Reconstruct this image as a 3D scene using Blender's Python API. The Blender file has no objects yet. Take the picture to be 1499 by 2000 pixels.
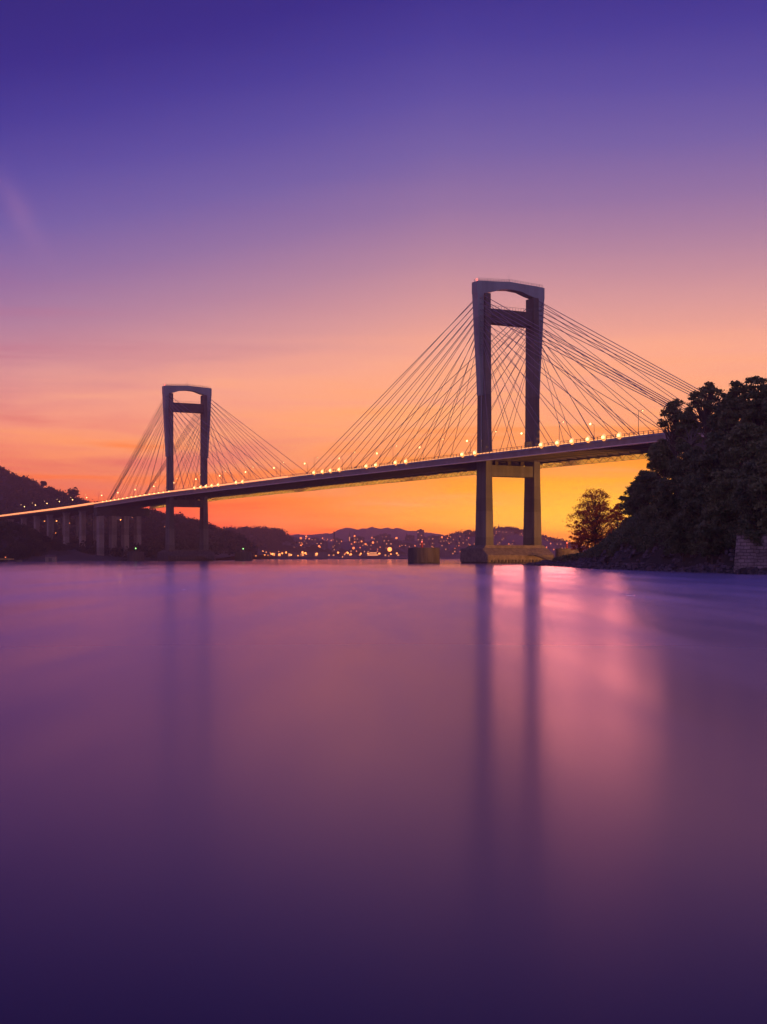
import bpy, math, random
import numpy as np
from mathutils import Vector, noise

random.seed(7)
rng = np.random.default_rng(11)
scene = bpy.context.scene
COL = scene.collection

# ------------------------------------------------------------------ camera numbers measured from the photograph
F, CX, HY, EYE = 2686.0, 749.5, 1088.5, 2.5


def X_at(px, Y):
    return (px - CX) / F * Y


def Z_at(py, Y):
    return EYE + (HY - py) / F * Y


def lin(r, g, b):
    def f(c):
        c /= 255.0
        return c / 12.92 if c <= 0.04045 else ((c + 0.055) / 1.055) ** 2.4
    return (f(r), f(g), f(b), 1.0)


# ------------------------------------------------------------------ object helpers
def tag(o, label=None, cat=None, group=None, kind=None):
    if label:
        o['label'] = label
    if cat:
        o['category'] = cat
    if group:
        o['group'] = group
    if kind:
        o['kind'] = kind
    return o


def empty(name, loc=(0, 0, 0), rz=0.0, parent=None):
    o = bpy.data.objects.new(name, None)
    o.empty_display_size = 0.2
    COL.objects.link(o)
    o.location = loc
    o.rotation_euler = (0, 0, rz)
    if parent:
        o.parent = parent
    return o


def copy_tree(o, parent=None):
    c = o.copy()
    COL.objects.link(c)
    c.parent = parent
    for ch in list(o.children):
        copy_tree(ch, c)
    return c


class MB:
    def __init__(self):
        self.v = []
        self.f = []

    def hexa(self, p):
        """eight points: four of the bottom ring (counter-clockwise), four of the top ring"""
        n = len(self.v)
        self.v += [tuple(q) for q in p]
        self.f += [(n, n + 3, n + 2, n + 1), (n + 4, n + 5, n + 6, n + 7)]
        for i in range(4):
            j = (i + 1) % 4
            self.f.append((n + i, n + j, n + 4 + j, n + 4 + i))
        return self

    def box(self, x0, x1, y0, y1, z0, z1):
        return self.hexa([(x0, y0, z0), (x1, y0, z0), (x1, y1, z0), (x0, y1, z0),
                          (x0, y0, z1), (x1, y0, z1), (x1, y1, z1), (x0, y1, z1)])

    def tube(self, a, b, r0, r1=None, n=6, caps=True):
        r1 = r0 if r1 is None else r1
        a, b = Vector(a), Vector(b)
        d = (b - a).normalized()
        e = d.cross(Vector((0, 0, 1)))
        if e.length < 1e-4:
            e = Vector((1, 0, 0))
        e.normalize()
        g = d.cross(e)
        k = len(self.v)
        for p, r in ((a, r0), (b, r1)):
            for i in range(n):
                t = 2 * math.pi * i / n
                self.v.append(tuple(p + (e * math.cos(t) + g * math.sin(t)) * r))
        for i in range(n):
            j = (i + 1) % n
            self.f.append((k + i, k + j, k + n + j, k + n + i))
        if caps:
            self.f.append(tuple(k + i for i in reversed(range(n))))
            self.f.append(tuple(k + n + i for i in range(n)))
        return self

    def path(self, pts, radii, n=6):
        for i in range(len(pts) - 1):
            self.tube(pts[i], pts[i + 1], radii[i], radii[i + 1], n)
        return self

    def ball(self, c, r, n=8, m=6, sz=1.0):
        k = len(self.v)
        c = Vector(c)
        for j in range(1, m):
            ph = math.pi * j / m
            for i in range(n):
                t = 2 * math.pi * i / n
                self.v.append((c.x + r * math.sin(ph) * math.cos(t), c.y + r * math.sin(ph) * math.sin(t), c.z + sz * r * math.cos(ph)))
        top = len(self.v)
        self.v.append((c.x, c.y, c.z + r * sz))
        self.v.append((c.x, c.y, c.z - r * sz))
        for j in range(m - 2):
            for i in range(n):
                i2 = (i + 1) % n
                self.f.append((k + j * n + i, k + (j + 1) * n + i, k + (j + 1) * n + i2, k + j * n + i2))
        for i in range(n):
            i2 = (i + 1) % n
            self.f.append((top, k + i, k + i2))
            self.f.append((top + 1, k + (m - 2) * n + i2, k + (m - 2) * n + i))
        return self

    def sweep(self, ring, stations, close=True):
        """ring: list of (u, dz); stations: list of (s, z): an extrusion along s"""
        n, k = len(ring), len(self.v)
        for s, z in stations:
            for u, dz in ring:
                self.v.append((u, s, z + dz))
        for i in range(len(stations) - 1):
            for j in range(n):
                j2 = (j + 1) % n
                self.f.append((k + i * n + j, k + (i + 1) * n + j, k + (i + 1) * n + j2, k + i * n + j2))
        self.f.append(tuple(k + j for j in range(n)))
        m = k + (len(stations) - 1) * n
        self.f.append(tuple(m + j for j in reversed(range(n))))
        return self

    def build(self, name, mat, parent=None, smooth=False, bevel=0.0):
        me = bpy.data.meshes.new(name)
        me.from_pydata(self.v, [], self.f)
        me.materials.append(mat)
        me.update()
        if smooth:
            for p in me.polygons:
                p.use_smooth = True
        o = bpy.data.objects.new(name, me)
        COL.objects.link(o)
        if parent:
            o.parent = parent
        if bevel:
            b = o.modifiers.new('bevel', 'BEVEL')
            b.width = bevel
            b.segments = 2
            b.limit_method = 'ANGLE'
        return o


# ------------------------------------------------------------------ materials
def new_mat(name):
    m = bpy.data.materials.new(name)
    m.use_nodes = True
    nt = m.node_tree
    return m, nt, nt.nodes['Principled BSDF']


def noise_mat(name, c0, c1, scale=0.3, rough=0.8, detail=6.0, streak=False, bump=0.0, metallic=0.0, spread=(0.35, 0.65), lift=0.0):
    m, nt, b = new_mat(name)
    N, L = nt.nodes, nt.links
    tc = N.new('ShaderNodeTexCoord')
    mp = N.new('ShaderNodeMapping')
    L.new(tc.outputs['Object'], mp.inputs['Vector'])
    if streak:
        mp.inputs['Scale'].default_value = (1, 1, 0.12)
    nz = N.new('ShaderNodeTexNoise')
    nz.inputs['Scale'].default_value = scale
    nz.inputs['Detail'].default_value = detail
    L.new(mp.outputs['Vector'], nz.inputs['Vector'])
    r = N.new('ShaderNodeValToRGB')
    r.color_ramp.elements[0].position = spread[0]
    r.color_ramp.elements[1].position = spread[1]
    r.color_ramp.elements[0].color = (*c0, 1)
    r.color_ramp.elements[1].color = (*c1, 1)
    L.new(nz.outputs['Fac'], r.inputs['Fac'])
    if lift:
        # each pour of concrete has its own slight tone
        sp = N.new('ShaderNodeSeparateXYZ')
        L.new(tc.outputs['Object'], sp.inputs[0])
        dv = N.new('ShaderNodeMath')
        dv.operation = 'DIVIDE'
        dv.inputs[1].default_value = lift
        L.new(sp.outputs[2], dv.inputs[0])
        fl = N.new('ShaderNodeMath')
        fl.operation = 'FLOOR'
        L.new(dv.outputs[0], fl.inputs[0])
        wn = N.new('ShaderNodeTexWhiteNoise')
        wn.noise_dimensions = '1D'
        L.new(fl.outputs[0], wn.inputs['W'])
        mr = N.new('ShaderNodeMapRange')
        mr.inputs[3].default_value = 0.78
        mr.inputs[4].default_value = 1.12
        L.new(wn.outputs['Value'], mr.inputs[0])
        mu = N.new('ShaderNodeMix')
        mu.data_type = 'RGBA'
        mu.blend_type = 'MULTIPLY'
        mu.inputs[0].default_value = 1.0
        L.new(r.outputs['Color'], mu.inputs[6])
        L.new(mr.outputs[0], mu.inputs[7])
        L.new(mu.outputs[2], b.inputs['Base Color'])
    else:
        L.new(r.outputs['Color'], b.inputs['Base Color'])
    b.inputs['Roughness'].default_value = rough
    b.inputs['Metallic'].default_value = metallic
    if bump:
        bp = N.new('ShaderNodeBump')
        bp.inputs['Strength'].default_value = 0.6
        bp.inputs['Distance'].default_value = bump
        L.new(nz.outputs['Fac'], bp.inputs['Height'])
        L.new(bp.outputs['Normal'], b.inputs['Normal'])
    return m


def glow_mat(name, rgb, strength):
    m, nt, b = new_mat(name)
    b.inputs['Base Color'].default_value = (0.8, 0.7, 0.5, 1)
    b.inputs['Emission Color'].default_value = rgb
    b.inputs['Emission Strength'].default_value = strength
    return m


def leaf_mat(name, c0, c1, trans=0.3, scale=0.25):
    m, nt, b = new_mat(name)
    N, L = nt.nodes, nt.links
    tc = N.new('ShaderNodeTexCoord')
    nz = N.new('ShaderNodeTexNoise')
    nz.inputs['Scale'].default_value = scale
    nz.inputs['Detail'].default_value = 4
    L.new(tc.outputs['Object'], nz.inputs['Vector'])
    r = N.new('ShaderNodeValToRGB')
    r.color_ramp.elements[0].position = 0.38
    r.color_ramp.elements[1].position = 0.62
    r.color_ramp.elements[0].color = (*c0, 1)
    r.color_ramp.elements[1].color = (*c1, 1)
    L.new(nz.outputs['Fac'], r.inputs['Fac'])
    L.new(r.outputs['Color'], b.inputs['Base Color'])
    b.inputs['Roughness'].default_value = 0.75
    b.inputs['Specular IOR Level'].default_value = 0.2
    t = N.new('ShaderNodeBsdfTranslucent')
    L.new(r.outputs['Color'], t.inputs['Color'])
    mx = N.new('ShaderNodeMixShader')
    mx.inputs[0].default_value = trans
    L.new(b.outputs[0], mx.inputs[1])
    L.new(t.outputs[0], mx.inputs[2])
    L.new(mx.outputs[0], N['Material Output'].inputs['Surface'])
    return m


M = {}
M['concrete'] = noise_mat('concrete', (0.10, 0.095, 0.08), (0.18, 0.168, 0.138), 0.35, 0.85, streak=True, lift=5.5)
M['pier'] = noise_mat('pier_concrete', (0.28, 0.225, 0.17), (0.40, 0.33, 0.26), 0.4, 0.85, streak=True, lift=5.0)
M['beam'] = noise_mat('dark_concrete', (0.07, 0.065, 0.055), (0.11, 0.10, 0.085), 0.5, 0.9)
M['steel'] = noise_mat('white_steel', (0.18, 0.235, 0.23), (0.26, 0.325, 0.315), 0.25, 0.45, streak=True, lift=8.0)
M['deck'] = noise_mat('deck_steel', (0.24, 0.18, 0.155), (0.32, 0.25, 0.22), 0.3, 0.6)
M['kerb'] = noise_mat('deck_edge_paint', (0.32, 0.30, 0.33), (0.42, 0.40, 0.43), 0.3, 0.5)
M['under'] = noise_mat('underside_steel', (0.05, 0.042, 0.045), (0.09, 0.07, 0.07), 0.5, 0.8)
M['flange'] = noise_mat('flange_paint', (0.75, 0.66, 0.6), (0.85, 0.75, 0.7), 0.5, 0.4)
M['gold'] = noise_mat('girder_ochre', (0.5, 0.38, 0.2), (0.62, 0.5, 0.28), 0.25, 0.6)
M['gold_sheet'] = leaf_mat('gold_light_ochre', (0.85, 0.52, 0.14), (0.95, 0.68, 0.24), 0.5, 0.3)  # ochre stands in for the gold light on the far girder
M['yellow'] = noise_mat('lamplight_ochre', (0.6, 0.42, 0.08), (0.75, 0.55, 0.14), 0.6, 0.6, streak=True)  # lamplight painted in as an ochre base colour
M['rail'] = noise_mat('railing_steel', (0.12, 0.11, 0.12), (0.18, 0.16, 0.17), 1.0, 0.6)
M['cable'] = noise_mat('cable_sheath', (0.20, 0.17, 0.20), (0.28, 0.24, 0.28), 0.2, 0.5)
M['asphalt'] = noise_mat('asphalt', (0.045, 0.045, 0.047), (0.06, 0.06, 0.062), 1.5, 0.9)
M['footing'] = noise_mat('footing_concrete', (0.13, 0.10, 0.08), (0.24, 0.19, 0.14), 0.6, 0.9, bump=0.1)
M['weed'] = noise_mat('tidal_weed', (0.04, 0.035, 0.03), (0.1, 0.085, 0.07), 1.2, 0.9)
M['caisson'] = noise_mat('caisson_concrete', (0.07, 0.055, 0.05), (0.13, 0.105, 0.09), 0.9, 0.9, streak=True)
M['red'] = noise_mat('red_paint', (0.35, 0.03, 0.03), (0.45, 0.05, 0.05), 1, 0.5)
M['red_glow'] = glow_mat('red_lamp', (1.0, 0.10, 0.06, 1), 3.0)
M['green_glow'] = glow_mat('green_lamp', (0.35, 1.0, 0.25, 1), 3.0)
M['lamp'] = glow_mat('sodium_lamp', (1.0, 0.52, 0.18, 1), 6.0)
M['lamp_dim'] = glow_mat('sodium_lamp_edge', (1.0, 0.60, 0.22, 1), 3.0)
M['flood'] = glow_mat('parapet_lamp', (1.0, 0.45, 0.13, 1), 5.0)
M['halo_cone'] = glow_mat('lamp_halo_glow', (1.0, 0.32, 0.07, 1), 1.6)  # emission that stands in for the halo around each parapet lamp
M['strip'] = glow_mat('deck_glow_line', (1.0, 0.30, 0.07, 1), 1.7)  # glow that stands in for the light trail of passing traffic
M['strip_dim'] = glow_mat('deck_glow_line_soft', (1.0, 0.36, 0.08, 1), 1.7)
M['town_lamp'] = glow_mat('town_lamp', (1.0, 0.19, 0.02, 1), 2.8)
M['town_lamp_white'] = glow_mat('town_lamp_pale', (1.0, 0.27, 0.04, 1), 4.0)
M['window'] = glow_mat('lit_window', (1.0, 0.30, 0.06, 1), 1.4)
M['wall_pale'] = noise_mat('render_pale', (0.13, 0.11, 0.11), (0.2, 0.17, 0.17), 0.1, 0.9)
M['roof'] = noise_mat('roof_tile', (0.10, 0.06, 0.055), (0.15, 0.09, 0.075), 0.5, 0.9)
M['leaf_a'] = leaf_mat('leaves_dark', (0.09, 0.115, 0.05), (0.19, 0.21, 0.10), 0.3, 0.5)
M['leaf_b'] = leaf_mat('leaves_olive', (0.12, 0.145, 0.055), (0.24, 0.25, 0.11), 0.3, 0.5)
M['leaf_c'] = leaf_mat('leaves_backlit_tint', (0.62, 0.17, 0.045), (0.88, 0.28, 0.07), 0.85, 0.5)  # sunset backlight painted into the leaf colour as red-orange
M['leaf_far'] = leaf_mat('leaves_far', (0.04, 0.045, 0.028), (0.09, 0.085, 0.045), 0.2, 0.05)
M['bark'] = noise_mat('bark', (0.07, 0.05, 0.04), (0.14, 0.1, 0.08), 2.0, 0.9, streak=True)
M['hill'] = noise_mat('hill_ground', (0.025, 0.025, 0.018), (0.055, 0.045, 0.035), 0.02, 0.95)
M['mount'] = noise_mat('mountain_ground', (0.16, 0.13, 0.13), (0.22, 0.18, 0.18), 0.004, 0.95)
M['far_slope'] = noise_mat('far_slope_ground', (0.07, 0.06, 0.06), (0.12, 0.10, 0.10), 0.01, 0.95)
M['bank'] = noise_mat('bank_earth', (0.02, 0.018, 0.012), (0.05, 0.04, 0.028), 0.25, 0.95, bump=0.1)
M['rock'] = noise_mat('rock', (0.035, 0.028, 0.03), (0.13, 0.10, 0.105), 0.7, 0.85, bump=0.3)
M['grass'] = noise_mat('dry_grass', (0.07, 0.05, 0.03), (0.14, 0.10, 0.06), 0.5, 0.95)
M['sand'] = noise_mat('pale_gravel', (0.2, 0.16, 0.14), (0.3, 0.25, 0.2), 0.3, 0.95)
M['hull'] = noise_mat('dark_hull', (0.05, 0.05, 0.07), (0.09, 0.08, 0.1), 0.5, 0.6)


def block_mat():
    m, nt, b = new_mat('stone_blocks')
    N, L = nt.nodes, nt.links
    tc = N.new('ShaderNodeTexCoord')
    sep = N.new('ShaderNodeSeparateXYZ')
    L.new(tc.outputs['Object'], sep.inputs[0])
    cmb = N.new('ShaderNodeCombineXYZ')
    L.new(sep.outputs[0], cmb.inputs[0])
    L.new(sep.outputs[2], cmb.inputs[1])
    br = N.new('ShaderNodeTexBrick')
    br.inputs['Scale'].default_value = 1.0
    br.inputs['Brick Width'].default_value = 0.95
    br.inputs['Row Height'].default_value = 0.5
    br.inputs['Mortar Size'].default_value = 0.05
    br.inputs['Mortar Smooth'].default_value = 0.4
    br.inputs['Color1'].default_value = (0.42, 0.33, 0.31, 1)
    br.inputs['Color2'].default_value = (0.30, 0.23, 0.22, 1)
    br.inputs['Mortar'].default_value = (0.17, 0.13, 0.12, 1)
    nz0 = N.new('ShaderNodeTexNoise')
    nz0.inputs['Scale'].default_value = 0.8
    L.new(tc.outputs['Object'], nz0.inputs['Vector'])
    va = N.new('ShaderNodeVectorMath')
    va.operation = 'MULTIPLY_ADD'
    va.inputs[1].default_value = (0.8, 0.55, 0.5)
    L.new(nz0.outputs['Color'], va.inputs[0])
    L.new(cmb.outputs[0], va.inputs[2])
    L.new(va.outputs[0], br.inputs['Vector'])
    nz = N.new('ShaderNodeTexNoise')
    nz.inputs['Scale'].default_value = 0.5
    nz.inputs['Detail'].default_value = 8
    L.new(tc.outputs['Object'], nz.inputs['Vector'])
    mr = N.new('ShaderNodeMapRange')
    mr.inputs[1].default_value = 0.3
    mr.inputs[2].default_value = 0.7
    mr.inputs[3].default_value = 0.45
    mr.inputs[4].default_value = 1.15
    L.new(nz.outputs['Fac'], mr.inputs[0])
    mx = N.new('ShaderNodeMix')
    mx.data_type = 'RGBA'
    mx.blend_type = 'MULTIPLY'
    mx.inputs[0].default_value = 1.0
    L.new(br.outputs['Color'], mx.inputs[6])
    L.new(mr.outputs[0], mx.inputs[7])
    L.new(mx.outputs[2], b.inputs['Base Color'])
    bp = N.new('ShaderNodeBump')
    bp.inputs['Distance'].default_value = 0.08
    L.new(br.outputs['Fac'], bp.inputs['Height'])
    bp.invert = True
    L.new(bp.outputs['Normal'], b.inputs['Normal'])
    b.inputs['Roughness'].default_value = 0.9
    return m


M['block'] = block_mat()


def water_mat():
    m, nt, b = new_mat('water_long_smooth')
    N, L = nt.nodes, nt.links
    N.remove(b)
    tc = N.new('ShaderNodeTexCoord')

    def nz(scale, detail, rg=0.55):
        mp = N.new('ShaderNodeMapping')
        mp.inputs['Scale'].default_value = scale
        L.new(tc.outputs['Object'], mp.inputs['Vector'])
        n = N.new('ShaderNodeTexNoise')
        n.inputs['Scale'].default_value = 1.0
        n.inputs['Detail'].default_value = detail
        n.inputs['Roughness'].default_value = rg
        L.new(mp.outputs['Vector'], n.inputs['Vector'])
        return n.outputs['Fac']
    mr = N.new('ShaderNodeMapRange')
    mr.inputs[1].default_value = 0.3
    mr.inputs[2].default_value = 0.7
    mr.inputs[3].default_value = W_R0
    mr.inputs[4].default_value = W_R1
    L.new(nz((0.14, 0.016, 1), 3.5, 0.6), mr.inputs[0])
    sp = N.new('ShaderNodeSeparateXYZ')
    L.new(tc.outputs['Object'], sp.inputs[0])
    calm = N.new('ShaderNodeMapRange')          # the sheltered far side lies flatter
    calm.inputs[1].default_value = 120.0
    calm.inputs[2].default_value = 520.0
    calm.inputs[3].default_value = 1.0
    calm.inputs[4].default_value = 0.35
    L.new(sp.outputs[1], calm.inputs[0])
    rr = N.new('ShaderNodeMath')
    rr.operation = 'MULTIPLY'
    L.new(mr.outputs[0], rr.inputs[0])
    L.new(calm.outputs[0], rr.inputs[1])
    tan = N.new('ShaderNodeCombineXYZ')
    tan.inputs[0].default_value = 1.0
    gl = N.new('ShaderNodeBsdfAnisotropic')
    gl.distribution = 'GGX'
    gl.inputs['Color'].default_value = W_TINT
    gl.inputs['Anisotropy'].default_value = W_AN
    L.new(rr.outputs[0], gl.inputs['Roughness'])
    L.new(tan.outputs[0], gl.inputs['Tangent'])
    # rougher chop that mirrors the sky higher up
    g2 = N.new('ShaderNodeBsdfAnisotropic')
    g2.distribution = 'GGX'
    g2.inputs['Color'].default_value = W_TINT2
    g2.inputs['Roughness'].default_value = W_R2
    mg = N.new('ShaderNodeMixShader')
    mm = N.new('ShaderNodeMath')
    mm.operation = 'MULTIPLY'
    mm.inputs[1].default_value = W_MIX
    L.new(calm.outputs[0], mm.inputs[0])
    L.new(mm.outputs[0], mg.inputs[0])
    L.new(gl.outputs[0], mg.inputs[1])
    L.new(g2.outputs[0], mg.inputs[2])
    df = N.new('ShaderNodeBsdfDiffuse')
    df.inputs['Color'].default_value = (0.012, 0.012, 0.03, 1)
    fr = N.new('ShaderNodeFresnel')
    fr.inputs['IOR'].default_value = 1.333
    mx = N.new('ShaderNodeMixShader')
    L.new(fr.outputs[0], mx.inputs[0])
    L.new(df.outputs[0], mx.inputs[1])
    L.new(mg.outputs[0], mx.inputs[2])
    L.new(mx.outputs[0], N['Material Output'].inputs['Surface'])
    return m


W_R0, W_R1, W_AN, W_BUMP = 0.165, 0.275, 0.05, 0.0
W_TINT = (0.99, 0.77, 1.0, 1)
W_TINT2 = (0.56, 0.60, 0.90, 1)
W_R2, W_MIX = 0.60, 0.30
M['water'] = water_mat()

HAZE = 2.1e-4
# ------------------------------------------------------------------ world: the afterglow sky, by elevation and by angle from the sunset
SUN_AZ = math.atan2(1190 - CX, F)        # measured clockwise from +Y


def build_world():
    w = bpy.data.worlds.new('World')
    scene.world = w
    w.use_nodes = True
    nt = w.node_tree
    N, L = nt.nodes, nt.links
    bg = N['Background']
    tc = N.new('ShaderNodeTexCoord')
    nrm = N.new('ShaderNodeVectorMath')
    nrm.operation = 'NORMALIZE'
    L.new(tc.outputs['Generated'], nrm.inputs[0])
    sep = N.new('ShaderNodeSeparateXYZ')
    L.new(nrm.outputs[0], sep.inputs[0])

    def math_(op, a, b=None, c=None, clamp=False):
        n = N.new('ShaderNodeMath')
        n.operation = op
        n.use_clamp = clamp
        for i, v in enumerate((a, b, c)):
            if v is None:
                continue
            if isinstance(v, (int, float)):
                n.inputs[i].default_value = v
            else:
                L.new(v, n.inputs[i])
        return n.outputs[0]

    az = math_('ARCTAN2', sep.outputs[0], sep.outputs[1])
    dsg = math_('SUBTRACT', az, SUN_AZ)
    d = math_('ABSOLUTE', dsg)
    el = sep.outputs[2]
    # wisps low in the sky
    mp = N.new('ShaderNodeMapping')
    mp.inputs['Scale'].default_value = (2.2, 2.2, 30.0)
    mp.inputs['Rotation'].default_value = (0.0, 0.035, 0.0)
    L.new(nrm.outputs[0], mp.inputs['Vector'])
    nz = N.new('ShaderNodeTexNoise')
    nz.inputs['Scale'].default_value = 2.0
    nz.inputs['Detail'].default_value = 5
    nz.inputs['Roughness'].default_value = 0.55
    nz.inputs['Distortion'].default_value = 0.4
    L.new(mp.outputs['Vector'], nz.inputs['Vector'])
    wis = math_('SUBTRACT', nz.outputs['Fac'], 0.5)
    low = math_('POWER', math_('SUBTRACT', 1.0, math_('MULTIPLY', el, 6.0), None, True), 1.0)
    wig = math_('MULTIPLY', math_('MULTIPLY', wis, low), 0.30)
    mild = math_('MULTIPLY', wis, 0.006)
    sh = math_('MULTIPLY', math_('SUBTRACT', d, 0.12), 0.20)
    sh = math_('MAXIMUM', sh, 0.0)
    # the shift fades out close to the horizon, where the left is red instead
    fade = math_('MULTIPLY', el, 9.0, None, True)
    back = math_('MULTIPLY', math_('SUBTRACT', d, 0.7), 0.8, None, True)
    fade = math_('MAXIMUM', fade, back)
    t = math_('ADD', el, math_('MULTIPLY', sh, fade))
    t = math_('ADD', t, math_('ADD', wig, mild))
    ramp = N.new('ShaderNodeValToRGB')
    L.new(math_('MULTIPLY', t, 1.6, None, True), ramp.inputs['Fac'])
    stops = SKY
    cr = ramp.color_ramp
    cr.interpolation = 'EASE' if False else 'LINEAR'
    while len(cr.elements) > 1:
        cr.elements.remove(cr.elements[-1])
    cr.elements[0].position = 0.0
    cr.elements[0].color = lin(*stops[0][1])
    for p, c in stops[1:]:
        e = cr.elements.new(p * 1.6)
        e.color = lin(*c)

    def mix(fac, a, b):
        n = N.new('ShaderNodeMix')
        n.data_type = 'RGBA'
        L.new(fac, n.inputs[0])
        if isinstance(a, tuple):
            n.inputs[6].default_value = a
        else:
            L.new(a, n.inputs[6])
        if isinstance(b, tuple):
            n.inputs[7].default_value = b
        else:
            L.new(b, n.inputs[7])
        return n.outputs[2]

    def gauss(x, s):
        q = math_('MULTIPLY', x, 1.0 / s)
        return math_('POWER', 2.71828, math_('MULTIPLY', math_('MULTIPLY', q, q), -1.0))

    col = ramp.outputs['Color']
    # red band on the left of the afterglow, near the horizon
    redl = math_('MULTIPLY', math_('SUBTRACT', d, 0.14), 2.6, None, True)
    redl = math_('MULTIPLY', redl, gauss(math_('SUBTRACT', el, math_('MULTIPLY', wis, 0.16)), 0.115))
    redl = math_('MULTIPLY', redl, 0.9)
    col = mix(redl, col, lin(220, 74, 56))
    # long thin cloud bars, dull red against the glow
    barf = math_('MULTIPLY', math_('MULTIPLY', math_('SUBTRACT', nz.outputs['Fac'], 0.50), 5.0, None, True), low)
    barf = math_('MULTIPLY', barf, math_('ADD', 0.30, math_('MULTIPLY', d, 1.4, None, True)))
    col = mix(barf, col, lin(206, 84, 72))
    # yellow heart of the afterglow
    hy = math_('MULTIPLY', gauss(dsg, 0.17), gauss(math_('ADD', math_('SUBTRACT', el, 0.036), math_('MULTIPLY', wis, 0.05)), 0.030))
    col = mix(math_('MULTIPLY', hy, 0.95), col, lin(255, 190, 14))
    # one faint torn vapour trail high on the left
    sx = math_('DIVIDE', sep.outputs[0], math_('MAXIMUM', sep.outputs[1], 0.05))
    sz = math_('DIVIDE', sep.outputs[2], math_('MAXIMUM', sep.outputs[1], 0.05))
    off = math_('SUBTRACT', math_('ADD', sx, 0.277), math_('MULTIPLY', math_('SUBTRACT', 0.277, sz), 0.50))
    off = math_('SUBTRACT', off, math_('MULTIPLY', wis, 0.01))
    tr = math_('MULTIPLY', gauss(off, 0.009), gauss(math_('SUBTRACT', sz, 0.252), 0.026))
    col = mix(math_('MULTIPLY', tr, 0.12), col, lin(206, 140, 170))
    # below the horizon
    dn = math_('MULTIPLY', el, -12.0, None, True)
    col = mix(dn, col, lin(60, 40, 70))
    # the air in the haze box takes light from the low sky: the sky itself is that much brighter
    tau = math_('MULTIPLY', math_('MINIMUM', 5200.0, math_('DIVIDE', 147.0, math_('MAXIMUM', el, 0.004))), HAZE)
    gain = math_('ADD', 1.0, math_('MULTIPLY', math_('SUBTRACT', math_('EXPONENT', tau), 1.0), 1.0))
    gain = math_('MINIMUM', gain, 3.0)
    # brighter dusk overhead and behind the camera, outside the picture
    over = math_('MULTIPLY', math_('SUBTRACT', el, 0.46), 3.0, None, True)
    col = mix(over, col, lin(92, 78, 172))
    bk = math_('MULTIPLY', math_('SUBTRACT', d, 1.0), 1.2, None, True)
    col = mix(math_('MULTIPLY', bk, math_('SUBTRACT', 1.0, over)), col, lin(140, 116, 162))
    L.new(col, bg.inputs['Color'])
    L.new(gain, bg.inputs['Strength'])


SKY = [(0.0, (255, 62, 4)), (0.018, (255, 70, 6)), (0.035, (255, 96, 8)), (0.055, (255, 122, 28)), (0.08, (255, 142, 66)), (0.105, (255, 168, 110)),
       (0.145, (246, 168, 138)), (0.18, (214, 152, 150)), (0.215, (178, 132, 156)), (0.25, (144, 113, 160)), (0.285, (114, 96, 162)),
       (0.32, (90, 78, 158)), (0.355, (69, 60, 148)), (0.39, (54, 45, 134)), (0.44, (46, 38, 120)), (0.6, (40, 34, 108))]
build_world()

# one very low warm sun: the last light from behind the headland
sun = bpy.data.lights.new('sun', 'SUN')
sun.energy = 0.23
sun.angle = math.radians(11)
sun.color = (1.0, 0.30, 0.24)
so = bpy.data.objects.new('sun', sun)
COL.objects.link(so)
sd = Vector((math.sin(SUN_AZ) * math.cos(0.02), math.cos(SUN_AZ) * math.cos(0.02), math.sin(0.02)))
so.rotation_euler = (-sd).to_track_quat('-Z', 'Y').to_euler()
so.location = (0, 0, 300)

# ------------------------------------------------------------------ camera
cam = bpy.data.cameras.new('camera')
cam.sensor_fit = 'HORIZONTAL'
cam.sensor_width = 36
cam.lens = 36 * F / 1499.0
cam.shift_y = (HY - 1000) / 1499.0
cam.clip_end = 30000
cam.clip_start = 0.1
co = bpy.data.objects.new('camera', cam)
COL.objects.link(co)
co.location = (0, 0, EYE)
co.rotation_euler = (math.radians(90), 0, 0)
scene.camera = co
scene.view_settings.view_transform = 'Standard'
scene.view_settings.look = 'None'
scene.view_settings.exposure = 0
scene.view_settings.gamma = 1
scene.cycles.max_bounces = 6
scene.cycles.diffuse_bounces = 3
scene.cycles.glossy_bounces = 3
scene.cycles.volume_bounces = 0
scene.cycles.transparent_max_bounces = 8
scene.cycles.sample_clamp_indirect = 4.0
scene.cycles.use_denoising = True

# ------------------------------------------------------------------ water
wt = MB()
wt.v = [(-4900, -290, 0), (4900, -290, 0), (4900, 5100, 0), (-4900, 5100, 0)]
wt.f = [(0, 1, 2, 3)]
tag(wt.build('water', M['water']), kind='structure')

# ------------------------------------------------------------------ haze
hm = bpy.data.materials.new('haze_air')
hm.use_nodes = True
hn = hm.node_tree
for n in list(hn.nodes):
    if n.type != 'OUTPUT_MATERIAL':
        hn.nodes.remove(n)
pv = hn.nodes.new('ShaderNodeVolumePrincipled')
pv.inputs['Color'].default_value = (1.0, 0.68, 0.66, 1)
pv.inputs['Density'].default_value = HAZE
pv.inputs['Anisotropy'].default_value = 0.6
hn.links.new(pv.outputs[0], hn.nodes['Material Output'].inputs['Volume'])
hz = MB().box(-5000, 5000, -300, 5200, -1.0, 150.0).build('haze', hm)
tag(hz, kind='stuff')

# ------------------------------------------------------------------ the bridge
C0 = (53.6, 589.0)
TH = math.atan2(0.47, 0.883)
bridge = empty('cable_stayed_bridge', (C0[0], C0[1], 0), TH)
tag(bridge, 'long cable-stayed bridge with two portal towers crossing the whole strait', 'bridge')


def BW(u, s, z):
    c, n = math.cos(TH), math.sin(TH)
    return (C0[0] + u * c - s * n, C0[1] + u * n + s * c, z)


ZP = [(-300, 43.6), (-150, 44.3), (0, 44.8), (200, 45.2), (400, 45.2), (470, 44.4), (548, 43.5), (626, 42.8), (875, 42.3), (1200, 42.0)]


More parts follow.
